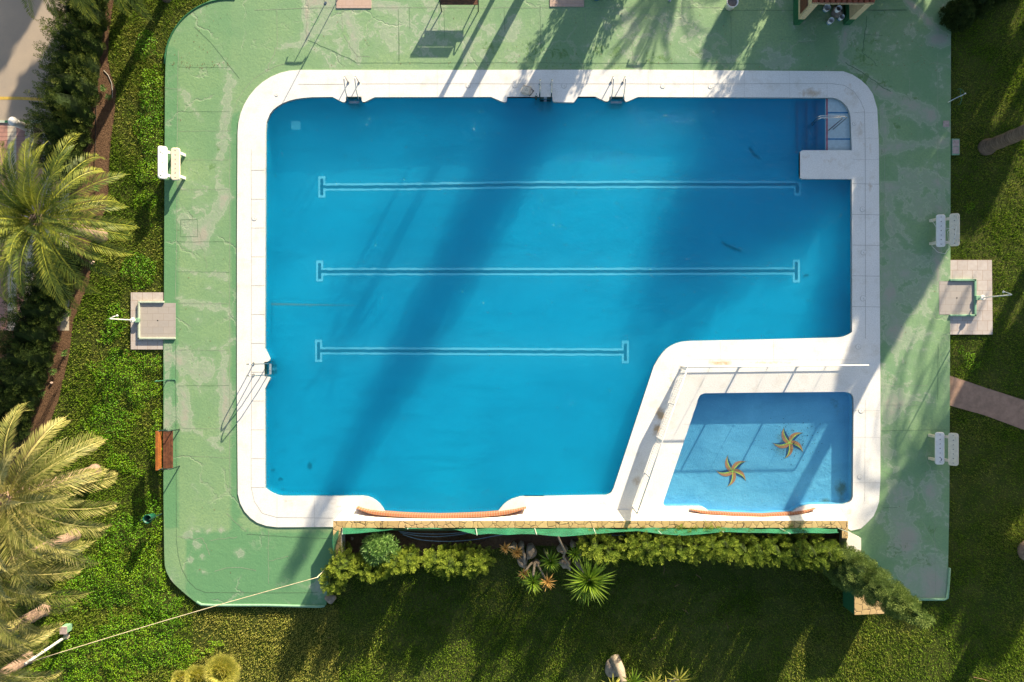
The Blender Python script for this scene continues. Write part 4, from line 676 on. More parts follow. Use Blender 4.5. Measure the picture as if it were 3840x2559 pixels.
# ------------------------------------------------------------------ walls
def battered_wall():
    o = empty('stone_wall', (0, 0, 0), 'low pale battered wall capped with ochre crazy paving along the bottom of both pools', 'wall')
    zt = .70; yt = 1939.5; yo = 1963.5; xl = 1266; xr = 3149.6
    def yb(x):
        b = 1912.0
        for pts, w_ in ((ARC1, 11), (ARC2, 8)):
            if pts[0][0] <= x <= pts[-1][0]:
                for (a, c) in zip(pts, pts[1:]):
                    if a[0] <= x <= c[0]: b = max(b, a[1]+(c[1]-a[1])*(x-a[0])/(c[0]-a[0])+w_)
        return min(b, yt-2)
    xs = np.linspace(1288, 3150, 90); m = MB(); vs = []
    for i, x in enumerate(xs): t = xl+(xr-xl)*i/89; vs += [tuple(G(x, yb(x), .034)), tuple(G(t, yt, zt-.04))]
    m.add(vs, [(2*i+2, 2*i+3, 2*i+1, 2*i) for i in range(89)])
    m.add([G(1288, 1912, .03), G(1288, 2075, .0), G(xl, 2075, zt-.04), G(xl, yt, zt-.04)], [(0, 3, 2, 1)]); m.add([G(3150, 1912, .03), G(3150, 2010, 0), G(xr, 2010, zt-.04), G(xr, yt, zt-.04)], [(0, 1, 2, 3)])
    m.add([G(xl, yo, zt-.04), G(xl, yo, -.2), G(xr, yo, -.2), G(xr, yo, zt-.04)], [(0, 1, 2, 3)])
    m.add([G(1293, yo, zt-.04), G(1293, 2075, zt-.04), G(1293, 2075, -.2), G(1293, yo, -.2)], [(0, 1, 2, 3)]); m.add([G(xl, 2075, zt-.04), G(xl, 2075, -.2), G(1293, 2075, -.2), G(1293, 2075, zt-.04)], [(0, 1, 2, 3)])
    m.build('wall_face', 'white_render', o)
    m = MB(); m.prism([tuple(G(a, b)[:2]) for a, b in ((xl-1, yt-1), (xr+1, yt-1), (xr+1, 2002), (3129, 2002), (3129, yo), (1293, yo), (1293, 2076), (xl-1, 2076))], zt-.04, zt, bot=True); m.build('coping_cap', 'crazy_paving', o)
def arc_wall(pts, hgt, th, label):
    q = [Vector(G(x, y)) for x, y in pts]; P2 = []
    for a, b in zip(q, q[1:]):
        n = max(2, int((b-a).length/.05))
        for i in range(n): P2.append(a.lerp(b, i/n))
    P2.append(q[-1]); m = MB(); vs = []; us = []; s_ = 0
    for i, p in enumerate(P2):
        d = (P2[min(i+1, len(P2)-1)]-P2[max(i-1, 0)]).normalized(); nrm = Vector((d.y, -d.x, 0)); s_ += (p-P2[i-1]).length if i else 0
        if nrm.y > 0: nrm = -nrm
        t_ = th*min(1, .15+8*min(i, len(P2)-1-i)/len(P2)); a = p; b = p+nrm*t_; vs += [(a.x, a.y, -.12), (a.x, a.y, hgt), (b.x, b.y, hgt+.01), (b.x, b.y, 0)]; us += [s_/.095]*4
    n = len(P2); fs = [(4*i+j, 4*i+4+j, 4*i+5+j, 4*i+1+j) for i in range(n-1) for j in range(3)]+[(0, 1, 2, 3), (4*n-1, 4*n-2, 4*n-3, 4*n-4)]
    m.add(vs, fs); o = m.build('brick_kerb', 'brick_orange'); at = o.data.attributes.new('u', 'FLOAT', 'POINT'); at.data.foreach_set('value', us); tag(o, label, 'brick kerb')
ARC1 = [(1343, 1897), (1358, 1903), (1390, 1911), (1443, 1917), (1490, 1921), (1540, 1924), (1650, 1927), (1760, 1924), (1820, 1921), (1867, 1917), (1930, 1908), (1972, 1899)]
ARC2 = [(2584, 1908), (2620, 1913), (2657, 1917), (2750, 1923), (2860, 1927), (2968, 1920), (3020, 1912), (3052, 1904)]
battered_wall(); arc_wall(ARC1, .34, .10, 'long curved orange brick kerb closing the big pool at the bottom'); arc_wall(ARC2, .16, .08, 'short curved pale brick kerb closing the kids pool at the bottom')
o = empty('corner_pier', G(3175, 2010), 'cream rendered block at the right end of the netted wall', 'pier'); m = MB()
m.prism([tuple(G(a, b).xy-G(3175, 2010).xy) for a, b in ((3152, 1975), (3190, 1998), (3205, 2005), (3205, 2100), (3152, 2100))], -.1, .55); m.build('block', 'white_render', o)
def pier(name, label, ringpts, zt):
    o = empty(name, (0, 0, 0), label, 'pier'); r_ = [tuple(G(a, b)[:2]) for a, b in ringpts]; m = MB(); m.prism(r_, -.25, zt-.05); m.build('painted_side', 'deep_green_paint', o)
    m = MB(); m.prism(r_, zt-.049, zt-.0, bot=True); m.build('paved_top', 'crazy_paving', o); return o
pier('stone_pier', 'square green pier topped with crazy paving under the tall cypress', [(3165, 2140), (3277, 2136), (3277, 2270), (3165, 2275)], .93)
pier('rounded_pier', 'rounded green pier topped with crazy paving beside the square one', [(3128, 2095)]+[(3178+50*math.cos(R(a)), 2100+52*math.sin(R(a))) for a in range(180, 70, -12)]+[(3200, 2100)], .70)
# shade net on posts
o = empty('shade_net', (0, 0, 0), 'green shade netting strung along the outer edge of the paved wall', 'netting')
TOP = [(1281, 2004), (1330, 2002), (1400, 1995), (1450, 1990), (1490, 1982), (1530, 1980.5), (1600, 1980), (1660, 1981), (1700, 1985), (1750, 1997), (1786, 2006), (1840, 2002), (1900, 2007), (1960, 2003), (2012, 2004), (2060, 2010), (2110, 2013), (2160, 2009), (2234, 2003), (2320, 1996), (2392, 1992), (2478, 2003), (2560, 2009), (2640, 2003), (2713, 1995), (2800, 1999), (2880, 1999), (2953, 2002), (3030, 1999), (3110, 2001), (3148, 1998)]
yn = 1966.5; zc = .70; vs = []; fs = []; nx_ = 240; nzv = 7
tx = [p[0] for p in TOP]; ty = [p[1] for p in TOP]
for i in range(nx_+1):
    xi = 1281+(3148-1281)*i/nx_; yi = np.interp(xi, tx, ty); r_ = (yn-1279.5)/(yi-1279.5); zt = max(zc+.02, 30*(1-r_)); xr = 1920+(xi-1920)*(30-zt)/30
    for j in range(nzv):
        t = j/(nzv-1); z = zc-.12+(zt-zc+.12)*t; wv = .035*math.sin(i*.55+t*3)*math.sin(math.pi*t)+.05*math.sin(i*.17+1)*math.sin(math.pi*t); p = G(1920+(xi-1920)*(30-min(z+.2, zt))/30, yn, z); vs.append((p.x, p.y+wv, z))
for i in range(nx_):
    for j in range(nzv-1): a = i*nzv+j; fs.append((a, a+nzv, a+nzv+1, a+1))
m = MB(); m.add(vs, fs); m.build('netting', 'shade_net', o, smooth=True)
m = MB(); vs = []
for i in range(13):
    t = i/12; y_ = 1968+190*t; x_ = 1290-52*t*t-6
    for j in range(4): z = (.66-.6*t)+(1.0-.35*t)*j/3; p = G(x_, y_, z); vs.append((p.x+.03*math.sin(i+j), p.y, z))
m.add(vs, [(i*4+j, i*4+4+j, i*4+5+j, i*4+1+j) for i in range(12) for j in range(3)]); m.build('netting', 'shade_net', o, smooth=True)
for xi, yi, x0 in ((1284, 2004, 1284), (1529, 1984, 1528), (1789, 2007, 1784), (2012, 2005, 2005), (2234, 2003, 2226), (2480, 2003, 2459), (2713, 1996, 2684), (2963, 2002, 2925), (3180, 1996, 3143)):
    r_ = (yn-1279.5)/(yi-1279.5); zt = 30*(1-r_); m = MB(); a = G(1920+(x0-1920)*(30-zc)/30, yn-.5, zc-.05); b = P(xi, yi, max(zt, .9)); m.tube([a, b], .018, 6); m.build('post', 'kerb_pale', o)
tag(o, None, None)
for i, (pts, lb, mt) in enumerate([([(1495, 1993), (1560, 2001), (1640, 2003), (1700, 2001), (1790, 1992)], 'uppermost of the blue grey hoses behind the net', 'hose_blue'), ([(1500, 1998), (1570, 2010), (1640, 2013), (1700, 2008), (1770, 1998)], 'middle one of the blue grey hoses behind the net', 'hose_blue'), ([(1510, 2005), (1580, 2025), (1680, 2031), (1780, 2024), (1850, 2011), (1900, 2003)], 'lowest blue grey hose behind the net, sagging the most', 'hose_blue'), ([(2240, 2006), (2320, 2008), (2380, 2004)], 'short blue grey hose visible under the net near the hedge gap', 'hose_blue'), ([(1640, 2015), (1700, 2008), (1790, 2032), (1850, 2012)], 'thin black drip hose behind the net', 'hose_black')]):
    q = [P(x, y, .25 if mt == 'hose_blue' else 0) for x, y in pts]; m = MB(); ps = []
    for a in range(len(q)-1):
        for t in range(5):
            u_ = t/5; p0, p1, p2, p3 = q[max(a-1, 0)], q[a], q[a+1], q[min(a+2, len(q)-1)]; ps.append(.5*((2*p1)+(p2-p0)*u_+(2*p0-5*p1+4*p2-p3)*u_*u_+(3*p1-p0-3*p2+p3)*u_**3))
    ps.append(q[-1]); m.tube(ps, .017 if mt == 'hose_blue' else .008, 7); tag(m.build('garden_hose', mt, smooth=True), lb, 'hose', 'hoses behind the wall')
for pts, lb in (([(368, 115), (363, 200), (364, 260), (364, 300), (357, 380), (355, 470), (353, 560), (348, 640)], 'long dark drip hose along the upper earth strip'), ([(385, 262), (402, 280), (415, 310), (418, 345), (417, 365)], 'short curved drip hose beside the lawn edge')):
    m = MB(); m.tube([G(x, y, LAWNZ+.03) for x, y in pts], .011, 6); tag(m.build('drip_hose', 'hose_black' if 'long' in lb else 'joint_grey', smooth=True), lb, 'hose')

# ------------------------------------------------------------------ kids pool railing
def railing(name, label, a, b, hgt, nposts, thick=.035):
    A, B = G(*a, .035), G(*b, .035); o = empty(name, A, label, 'railing'); d = (B-A); L_ = d.length; u_ = d.normalized()
    up = Vector((0, 0, 1)); m = MB(); m.tube([up*hgt, d+up*hgt], thick*.62, 8); m.build('top_rail', 'white_plastic', o, smooth=True)
    m = MB(); m.tube([up*.10, d+up*.10], .014, 6); m.build('bottom_rail', 'white_plastic', o)
    for i in range(nposts):
        p = d*i/(nposts-1); m = MB(); ang = math.atan2(u_.y, u_.x); big_ = i % 2 == 0
        m.box(tuple(p+up*hgt/2), ((.06, .05, hgt) if big_ else (.025, .025, hgt)), Matrix.Rotation(ang, 3, 'Z')); 
        if big_: m.box(tuple(p+up*.006), (.12, .12, .012), Matrix.Rotation(ang, 3, 'Z'))
        m.build('post', 'white_plastic', o)
    m = MB(); n = int(L_/.09)
    for i in range(1, n): p = d*i/n; m.tube([p+up*.10, p+up*(hgt-.02)], .009, 5)
    m.build('bar_panel', 'white_plastic', o)
railing('pool_railing', 'long white railing above the kids pool, top edge running left to right', (2556, 1375), (3208, 1367), 1.05, 7)
railing('pool_railing', 'slanted white railing between the big pool and the kids pool', (2552, 1382), (2372, 1902), 1.08, 5)

# ------------------------------------------------------------------ ladders
def ladder(label, x, y, rz, steps=3, tall=.75, w_=.42, grp='steel ladders of the big pool', dark=False, reach=.62):
    o = empty('pool_ladder', G(x, y, .035), label, 'ladder', grp, rz)      # local +y points away from the water
    for s_ in (-1, 1):
        m = MB(); q = [Vector((s_*w_/2, reach, 0)), Vector((s_*w_/2, reach+.02, tall*.75))]
        for i in range(9): a = math.pi*(1-i/8)*.5+math.pi*.5; q.append(Vector((s_*w_/2, reach-.16+.17*math.cos(math.pi-a), tall*.78+.16*math.sin(a))) if 0 else Vector((s_*w_/2, reach-.14+.16*math.cos(math.pi*.5*i/8*1.0), tall*.78+.2*math.sin(math.pi*.5*i/8))))
        q += [Vector((s_*w_/2, .3, tall*.9)), Vector((s_*w_/2, .12, tall*.66)), Vector((s_*w_/2, .0, tall*.25)), Vector((s_*w_/2, -.05, -.1)), Vector((s_*w_/2, -.07, -.75))]
        m.tube(q, .019, 8); m.build('handrail', 'steel', o, smooth=True)
        m = MB(); m.cyl((s_*w_/2, reach), .045, 0, .025, 12); m.build('rail_foot', 'steel', o)
        if dark: m = MB(); m.tube([(s_*w_/2, .18, tall*.7), (s_*w_/2, .0, .2), (s_*w_/2, -.05, -.3)], .024, 8); m.build('rail_sleeve', 'dark_green_plastic', o, smooth=True)
    for i in range(steps):
        m = MB(); y0 = (.0 if dark else -.05)-.065*i; z = (-.02 if dark else -.12)-.13*i; m.box((0, y0-.03, z), (w_-.03, .075, .03), mi=0); m.box((0, y0-.03, z+.018), (.11, .076, .008), mi=1); m.build('step', ['step_grey' if (i == 0 and not dark) else 'dark_green_plastic', 'step_grey'], o)
    return o
ladder('steel pool ladder in the left notch of the top edge', 1327, 374, 0, w_=.40); ladder('steel pool ladder in the right notch of the top edge', 2312, 374, 0, w_=.44); ladder('steel pool ladder in the notch of the left pool edge, rails casting long shadows', 1003, 1385, R(90), w_=.42, tall=.9, reach=.5)
ladder('long handled ladder with five dark steps beside the beige lift box', 2045, 366, 0, 5, .6, .43, dark=True, reach=.48)
for y in (362,):
    m = MB(); m.box(G(1327, 366, -.12), (.58, .02, .3)); m.build('ladder_recess', 'iron_green', basin)
    m = MB(); m.box(G(2312, 367, -.12), (.57, .02, .3)); m.build('ladder_recess', 'iron_green', basin); m = MB(); m.box(G(996, 1385, -.12), (.02, .54, .3)); m.build('ladder_recess', 'iron_green', basin)
o = empty('pool_lift', G(1974, 344, .035), 'beige square lift box with cables hanging over the pool edge', 'pool lift', rz=R(-15)); m = MB(); m.box((0, 0, .14), (.33, .30, .16), bev=.04, mi=0); m.box((-.02, -.02, .222), (.25, .22, .006), bev=.03, mi=1)
for dx, dy in ((0, .02), (.03, -.03), (-.03, -.04)): m.cyl((dx, dy), .012, .226, .232, 8, mi=2)
m.build('shell', ['beige_plastic', 'bench_cream', 'black'], o, smooth=False)
for i in range(3):
    m = MB(); m.tube([(.17, .09-.03*i, .2), (.24+.02*i, .06, .12), (.23, -.03, .05), (.16, -.12-.02*i, .02)], .008, 6); m.build('cable', 'black', o, smooth=True)
o = empty('lift_post', G(2010, 368, 0), 'dark green tube with white cap standing at the pool edge beside the lift box', 'tube'); m = MB(); m.cyl((0, 0), .042, -.8, .42, 16); m.build('tube', 'dark_green_plastic', o, smooth=True); m = MB(); m.cyl((0, 0), .047, .42, .47, 16); m.build('cap', 'white_plastic', o); m = MB(); m.cyl((0, 0), .018, .47, .50, 10); m.build('knob', 'black', o)
o = empty('entry_handrail', G(3110, 470, -.12), 'V shaped steel handrail over the entry steps', 'handrail')
for a, b, c_ in ((( .17, .02), (-.62, .06), 0), (( .0, -.02), (-.60, -.01), 0)):
    m = MB(); m.tube([(a[0], a[1]-.16, 0), (a[0]+.22, a[1]+.08, .78), (a[0]+.1, a[1]+.10, .84), (b[0]+.04, b[1]+.10, .80), (b[0]-.04, b[1]+.08, .70), (b[0]+.02, b[1], -.3)], .021, 8); m.build('rail', 'steel', o, smooth=True)
LG = 'round skimmer lids in the white coping'
for i, (x, y, rr_, lb) in enumerate([(1038, 358, 6, 'faint round lid at the top left bend of the coping'), (1756, 323, 9, 'faint round lid between the left ladder and the notch'), (1931, 323, 9, 'round lid just left of the beige lift box'), (2115, 324, 10, 'round lid right of the long handled ladder'), (2485, 325, 9, 'round lid in the sunlit top coping right of the right ladder'), (2663, 326, 9, 'round lid at the edge of the big shadow on the top coping'), (3202, 466, 7, 'small brownish lid beside the entry shelf'), (3233, 786, 10, 'round lid uppermost on the right coping'), (3236, 948, 10, 'round lid second from the top on the right coping'), (3235, 1120, 11, 'round lid third from the top on the right coping'), (3217, 1301, 10, 'round lid above the white railing end'), (3228, 1540, 10, 'round lid beside the top right corner of the kids pool'), (3223, 1788, 9, 'round lid lowest on the right coping'), (955, 820, 9, 'faint round lid on the left coping')]):
    o = empty('skimmer_lid', G(x, y, .035), lb, 'lid', LG); m = MB(); m.cyl((0, 0), rr_/100, 0, .008, 24); m.build('disc', 'joint_grey', o); m = MB(); m.cyl((0, 0), rr_/100-.008, .008, .012, 24); m.build('cover', 'coping_white', o); m = MB(); m.cyl((0, 0), .010, .012, .015, 8); m.build('screw', 'black', o)

# ------------------------------------------------------------------ benches
def white_bench(label, x, y, front, tone, stain=False, rz=0):
    o = empty('white_bench', G(x, y), label, 'bench', 'white moulded benches round the deck', (0 if front > 0 else math.pi)+rz); L_ = 1.20
    def plank(nm, c, tilt, mt):
        m = MB(); Rm = Matrix.Rotation(tilt, 3, 'Y'); m.box(c, (.335, L_, .055), Rm, 0, bev=.09)
        for i in range(7):
            p = Vector(c)+Rm @ Vector((0, -.5+i/6, .029))
            m.box(tuple(p), (.05, .018, .002), Rm @ Matrix.Rotation(R(25*i), 3, 'Z'), 1); m.box(tuple(p+Vector((0, 0, .0025))), (.045 if i % 2 else .02, .018, .002), Rm @ Matrix.Rotation(R(25*i+70), 3, 'Z'), 1)
        if stain and nm == 'seat':
            for dx, dy, s_ in ((-.09, -.4, .05), (-.11, -.43, .06), (-.05, -.45, .03), (-.12, -.37, .035), (-.08, -.50, .025)): m.box((c[0]-dx*.9-.14+.0, dy*-1, c[2]+.030), (s_, s_*.5, .003), Matrix.Rotation(dx*20, 3, 'Z'), 2)
        m.build(nm, [mt, 'mark_grey', 'ink_dark'], o)
    plank('seat', (.0, 0, .45), R(3), tone[0]); plank('backrest', (-.36, 0, .71), R(34), tone[1])
    for s_ in (-1, 1):
        yy = s_*.43; m = MB(); th = .10
        m.prism([(-.24, 0), (-.24, .06), (.28, .06), (.28, 0)], 0, .001) if 0 else None
        prof = [(.15, .42), (.20, .0), (.11, .0), (.07, .36), (-.14, .36), (-.20, .0), (-.30, .0), (-.24, .42), (-.46, .78), (-.40, .82), (-.17, .42)]
        vs = [(px_, yy-th/2, pz) for px_, pz in prof]+[(px_, yy+th/2, pz) for px_, pz in prof]; n = len(prof)
        m.add(vs, [(i, (i+1) % n, (i+1) % n+n, i+n) for i in range(n)]+[tuple(range(n))[::-1], tuple(range(n, 2*n))]); m.build('leg_frame', tone[1], o)
    return o
white_bench('sunlit white bench on the left deck edge, the only white bench on the left side', 677, 626, 1, ('bench_cream', 'white_plastic')); b1 = white_bench('white bench with a thin cord tangled round it, upper one on the right', 3504, 872, -1, ('white_plastic', 'bench_cream')); white_bench('white bench with a dark ink stain on its seat, lower one on the right', 3500, 1676, -1, ('white_plastic', 'bench_cream'), True)
m = MB(); q = [(3490, 822, .4), (3512, 855, .47), (3540, 862, .5), (3588, 850, .85), (3575, 915, .8), (3545, 905, .5), (3498, 916, .3), (3494, 924, .05), (3520, 948, .02), (3545, 952, .02), (3560, 930, .05), (3556, 900, .4), (3553, 870, .5), (3590, 836, .9)]
ps = []
for a in range(len(q)-1):
    for t in range(4): ps.append(P(*q[a]).lerp(P(*q[a+1]), t/4)+Vector((random.uniform(-.01, .01), random.uniform(-.01, .01), 0)))
m.tube(ps, .008, 6); tag(m.build('tangled_string', 'white_plastic', smooth=True), 'thin white cord tangled round the upper right bench', 'cord')
def wood_bench(label, x, y, rz, woods):
    o = empty('wooden_bench', G(x, y), label, 'bench', 'slatted wooden benches on iron frames', rz); L_ = 1.40
    for i in range(4): m = MB(); m.box((-.15+i*.093, 0, .44), (.084, L_, .03), bev=.01); m.build('seat_slat', woods[1] if i < 3 else woods[1], o)
    for i in range(2): m = MB(); m.box((-.235-.02*i, 0, .60+.15*i), (.03, L_+.03, .13), Matrix.Rotation(R(-10), 3, 'Y')); m.build('back_slat', woods[0], o)
    m = MB(); m.box((-.26, 0, .80), (.10, L_+.03, .03), bev=.01); m.build('back_slat', woods[0], o)
    for s_ in (-1, 1):
        yy = s_*(L_/2+.005); m = MB(); m.tube([(.235, yy+s_*-.02, 0), (.15, yy, .50), (.13, yy, .64), (.02, yy, .665), (-.22, yy, .62)], .022, 7); m.build('armrest', 'iron_green', o, smooth=True)
        m = MB(); m.tube([(-.30, yy, 0), (-.20, yy, .42), (-.25, yy, .78)], .022, 7); m.tube([(.16, yy, .43), (-.20, yy, .42)], .018, 6); m.build('leg', 'iron_green', o, smooth=True)
wood_bench('orange brown slatted bench on the left deck edge', 650, 1680, 0, ('wood_orange', 'wood_brown')); wood_bench('dark slatted bench cut by the top picture edge', 1725, 20, R(-90), ('wood_brown', 'wood_brown'))

# ------------------------------------------------------------------ showers, posts, plates
def shower(label, tray, kerbs, base, rz, headdir):
    o = empty('outdoor_shower', G(*base, 0), label, 'shower', 'outdoor showers'); b = G(*base, 0)
    cx, cy = (tray[0]+tray[2])/2, (tray[1]+tray[3])/2; c = G(cx, cy)-b; m = MB(); m.box((c.x, c.y, -.02), ((tray[2]-tray[0])/100, (tray[3]-tray[1])/100, .05)); t = m.build('tray', 'slab_tray', o)
    m = MB(); m.cyl((c.x, c.y), .025, .004, .009, 12); m.build('drain', 'black', o)
    for x0, y0, x1, y1 in kerbs: m = MB(); p = G((x0+x1)/2, (y0+y1)/2)-b; m.box((p.x, p.y, -.02), (abs(x1-x0)/100, abs(y1-y0)/100, .17), bev=.02); m.build('kerb', 'kerb_pale' if headdir < 0 else 'kerb_green', o)
    m = MB(); m.tube([(0, 0, -.05), (0, 0, 1.0), (0, 0, 2.05)], [.024, .022, .016], 8); m.build('pipe', 'white_plastic', o, smooth=True)
    m = MB(); m.tube([(0, 0, 2.03), (.04*headdir*-1, .02, 2.08), (.20*headdir*-1, .10, 2.02)], .014, 7); m.cyl((.22*headdir*-1, .11), .045, 1.93, 2.0, 12, .02); m.build('shower_head', 'white_plastic', o, smooth=True)
    m = MB(); m.box((.04*-headdir, 0, .06), (.18, .17, .14), bev=.02); m.build('foot', 'kerb_green', o)
    m = MB(); m.cyl((0, 0), .10, .33, .38, 16, .085); m.build('foot_bowl', 'white_plastic', o)
shower('shower with pale kerbed tray on the left side of the pool', (524, 1137, 659, 1268), [(522, 1130, 617, 1137), (519, 1130, 526, 1272), (519, 1266, 659, 1273)], (513, 1202), 0, -1)
shower('shower with green kerbed tray on the right side of the pool', (3522, 1056, 3654, 1180), [(3560, 1047, 3657, 1055), (3651, 1047, 3659, 1186), (3560, 1180, 3659, 1187)], (3666, 1118), 0, 1)
def tpost(label, x, y, h_, bar, w_=.62):
    o = empty('pole_stand', G(x, y), label, 'stand', 'poles along the top edge'); m = MB(); m.tube([(0, 0, 0), (0, 0, h_)], .016, 8); m.tube([(0, 0, h_*.5), (0, 0, h_*.62)], .028, 8); m.build('pole', 'steel', o)
    m = MB(); m.cyl((0, 0), .05, 0, .02, 12); m.build('base', 'steel', o)
    if bar:
        m = MB(); m.tube([(-w_/2-.04, 0, h_-.09), (-w_/2, 0, h_-.01), (0, 0, h_), (w_/2, 0, h_-.01), (w_/2+.03, 0, h_-.09)], .026, 8); m.build('crossbar', 'steel', o, smooth=True)
tpost('thin pole with a T shaped head near the top edge, left one', 1221, 12, .85, True); tpost('plain thin pole right of the left T headed pole', 1268, -3, 1.6, False); tpost('thin pole with a T shaped head near the top edge, right one', 2511, 3, .92, True)
for x, y, w_, h_, lb, ct in ((3548, 465, 23, 23, 'small square pinkish cover plate at the right deck edge', 'cover plate'), ):
    o = empty('cover_plate', G(x, y), lb, ct, 'square cover plates'); m = MB(); m.box((0, 0, .006), (w_/100, h_/100, .014)); m.build('plate', 'cover_pink', o)
o = empty('valve_box', G(3584, 551, -.1), 'pair of pale square covers in a green frame on the grass edge', 'cover plate', 'square cover plates'); m = MB(); m.box((0, 0, .05), (.29, .60, .10)); m.build('frame', 'kerb_green', o)
for s_ in (-1, 1): m = MB(); m.box((0, s_*.135, .104), (.245, .25, .012)); m.build('cover', 'cover_pink', o)
for x0, x1, y1, lb, tl in ((1262, 1393, 32, 'pale pinkish shower slab at the top edge, left one', .0), (2062, 2190, 26, 'shaded pinkish slab at the top edge, right one', .0)):
    o = empty('paving_slab', G((x0+x1)/2, y1-60), lb, 'slab', 'pinkish slabs at the top edge'); m = MB(); m.box((0, 0, .012), ((x1-x0)/100, 1.2, .03)); m.build('slab', 'slab_pinkmat', o)
o = empty('litter_bin', G(604, 1928, LAWNZ), 'dark green round litter bin on a post beside the left deck edge', 'bin'); m = MB(); m.tube([(0, 0, 0), (0, 0, 1.1)], .02, 8); m.build('post', 'iron_green', o)
m = MB(); r0 = .155; n = 24; vs = []
for z, r_ in ((.42, .0), (.42, .125), (.86, r0), (.88, r0+.012), (.88, r0-.012), (.46, .11), (.46, 0)):
    for j in range(n): a = 6.283*j/n; vs.append((-.17+r_*math.cos(a), -.02+r_*math.sin(a), z))
m.add(vs, [(i*n+j, i*n+(j+1) % n, (i+1)*n+(j+1) % n, (i+1)*n+j) for i in range(6) for j in range(n)]); m.build('basket', 'bin_green', o, smooth=True); m = MB(); m.tube([(-.33, -.04, .86), (-.41, -.06, .9), (-.44, -.07, .84)], .01, 6); m.build('hook', 'steel', o)
o = empty('hose_post', G(627, 1426), 'thin green post with a hose bar at the left deck edge', 'post'); m = MB(); m.tube([(0, 0, 0), (0, 0, .98)], .014, 7); m.tube([(-.04, -.02, .95), (0, 0, 1.0), (.04, .03, .94)], .02, 7); m.build('pole', 'water_pipe_green', o, smooth=True); m = MB(); m.tube([(.32, -.06, .02), (.31, .03, .02), (.05, .03, .02), (-.05, 0, .03)], .011, 6); m.build('pipe', 'water_pipe_green', o, smooth=True)
o = empty('garden_tap', G(3560, 385), 'silver garden tap with a green hose at the upper right deck edge', 'tap'); m = MB(); m.tube([(-.10, -.02, .03), (.12, .10, .12), (.38, .22, .20), (.42, .24, .30)], [.012, .022, .025, .015], 8); m.build('pipe', 'steel', o, smooth=True); m = MB(); m.cyl((.42, .24), .025, .30, .33, 10); m.build('handle', 'white_plastic', o); m = MB(); m.tube([(.42, .24, .28), (.43, .42, .12), (.38, .52, .03), (.28, .48, .02), (.40, .5, .02), (.43, .1, .05), (.40, -.06, .02), (.32, -.08, .02)], .010, 6); m.build('hose', 'water_pipe_green', o, smooth=True)
o = empty('bollard', P(97, 478, LAWNZ), 'short fat white bollard with domed top at the edge of the yard', 'bollard'); m = MB(); m.tube([(0, 0, 0), (0, 0, .55), (0, 0, .72)], .14, 18); m.build('column', 'white_plastic', o, smooth=True)
m = MB(); m.tube([(0, 0, .72), (0, 0, .735), (0, 0, .82), (0, 0, .89), (0, 0, .92)], [.14, .17, .165, .11, .02], 18); m.build('dome', 'white_plastic', o, smooth=True)
o = empty('white_pole', P(252, 2385, -.1), 'white pole on a concrete foot at the lower left, holding the long cable', 'pole'); m = MB(); m.tube([(0, 0, 0), (0, 0, 2.6)], [.055, .045], 12); m.build('pole', 'white_plastic', o, smooth=True); m = MB(); m.cyl((0, 0), .11, 0, .06, 12); m.build('foot', 'beige_plastic', o)
o = empty('cabinet', P(260, 2360, -.1), 'small concrete box with green side next to the white pole', 'box'); m = MB(); m.box((0, .10, .16), (.22, .24, .42)); m.build('body', 'kerb_green', o); m = MB(); m.box((0, .10, .40), (.25, .27, .06)); m.build('lid', 'cover_pink', o)
a = P(252, 2385, -.1)+Vector((0, 0, 2.55)); b = P(1190, 2166, 1.5); m = MB(); m.tube([a.lerp(b, i/30)-Vector((0, 0, .25*math.sin(math.pi*i/30))) for i in range(31)]+[b+(P(1228, 2126, .4)-b)*t for t in (.3, .6, 1)], .013, 6); tag(m.build('cable', 'cable_cream', smooth=True), 'long pale cable stretched from the white pole across the lower left deck corner', 'cable')
m = MB(); m.tube([P(1230, 2124, -.1), P(1205, 2150, .8), b], .022, 7); tag(m.build('wooden_stake', 'kerb_pale', smooth=True), 'pale stake leaning out of the olive shrub and holding the cable', 'stake')
# barbecue shelter
o = empty('barbecue', G(3080, 90), 'cream and green barbecue shelter with red tiled roof at the top edge', 'barbecue'); b = G(3080, 90)
for x0, x1 in ((2975, 2998), (3163, 3186)):
    c = G((x0+x1)/2, 30)-b; m = MB(); m.box((c.x, c.y, .26), (.235, 1.3, .54)); m.build('painted_base', 'deep_green_paint', o); m = MB(); m.box((c.x, c.y, 1.26), (.23, 1.29, 1.46)); m.build('side_wall', 'cream_render', o)
c = G(3080, -30)-b; m = MB(); m.box((c.x, c.y, 1.0), (1.64, .1, 2.0)); m.build('back_wall', 'cream_render', o)
c = G(2972, 40)-b; m = MB(); m.box((c.x, c.y-.0, 1.15), (.012, .9, .7)); m.build('tiled_panel', 'brown_tile', o)
c = G(3080, 0)-b; m = MB(); m.box((c.x, c.y, .82), (1.63, .5, .08)); m.build('counter', 'brown_tile', o)
ey = G(0, 96).y-b.y; m = MB(); n = 11; W_ = 2.18
for i in range(n):
    x = -W_/2+W_*(i+.5)/n; m.tube([(x, ey, 2.02), (x, ey+.9, 2.38), (x, ey+1.0, 2.42)], .085, 10); 
m.box((0, ey+.52, 2.16), (W_, 1.05, .05), Matrix.Rotation(R(21), 3, 'X')); m.build('roof', 'roof_tile', o, smooth=False)
m = MB(); m.box((0, ey+.01, 1.93), (W_, .05, .05)); m.build('eave_board', 'cream_render', o); m = MB(); m.box((0, ey+1.7, 2.2), (W_, .9, .06), Matrix.Rotation(R(-21), 3, 'X')); m.build('roof', 'roof_tile', o)
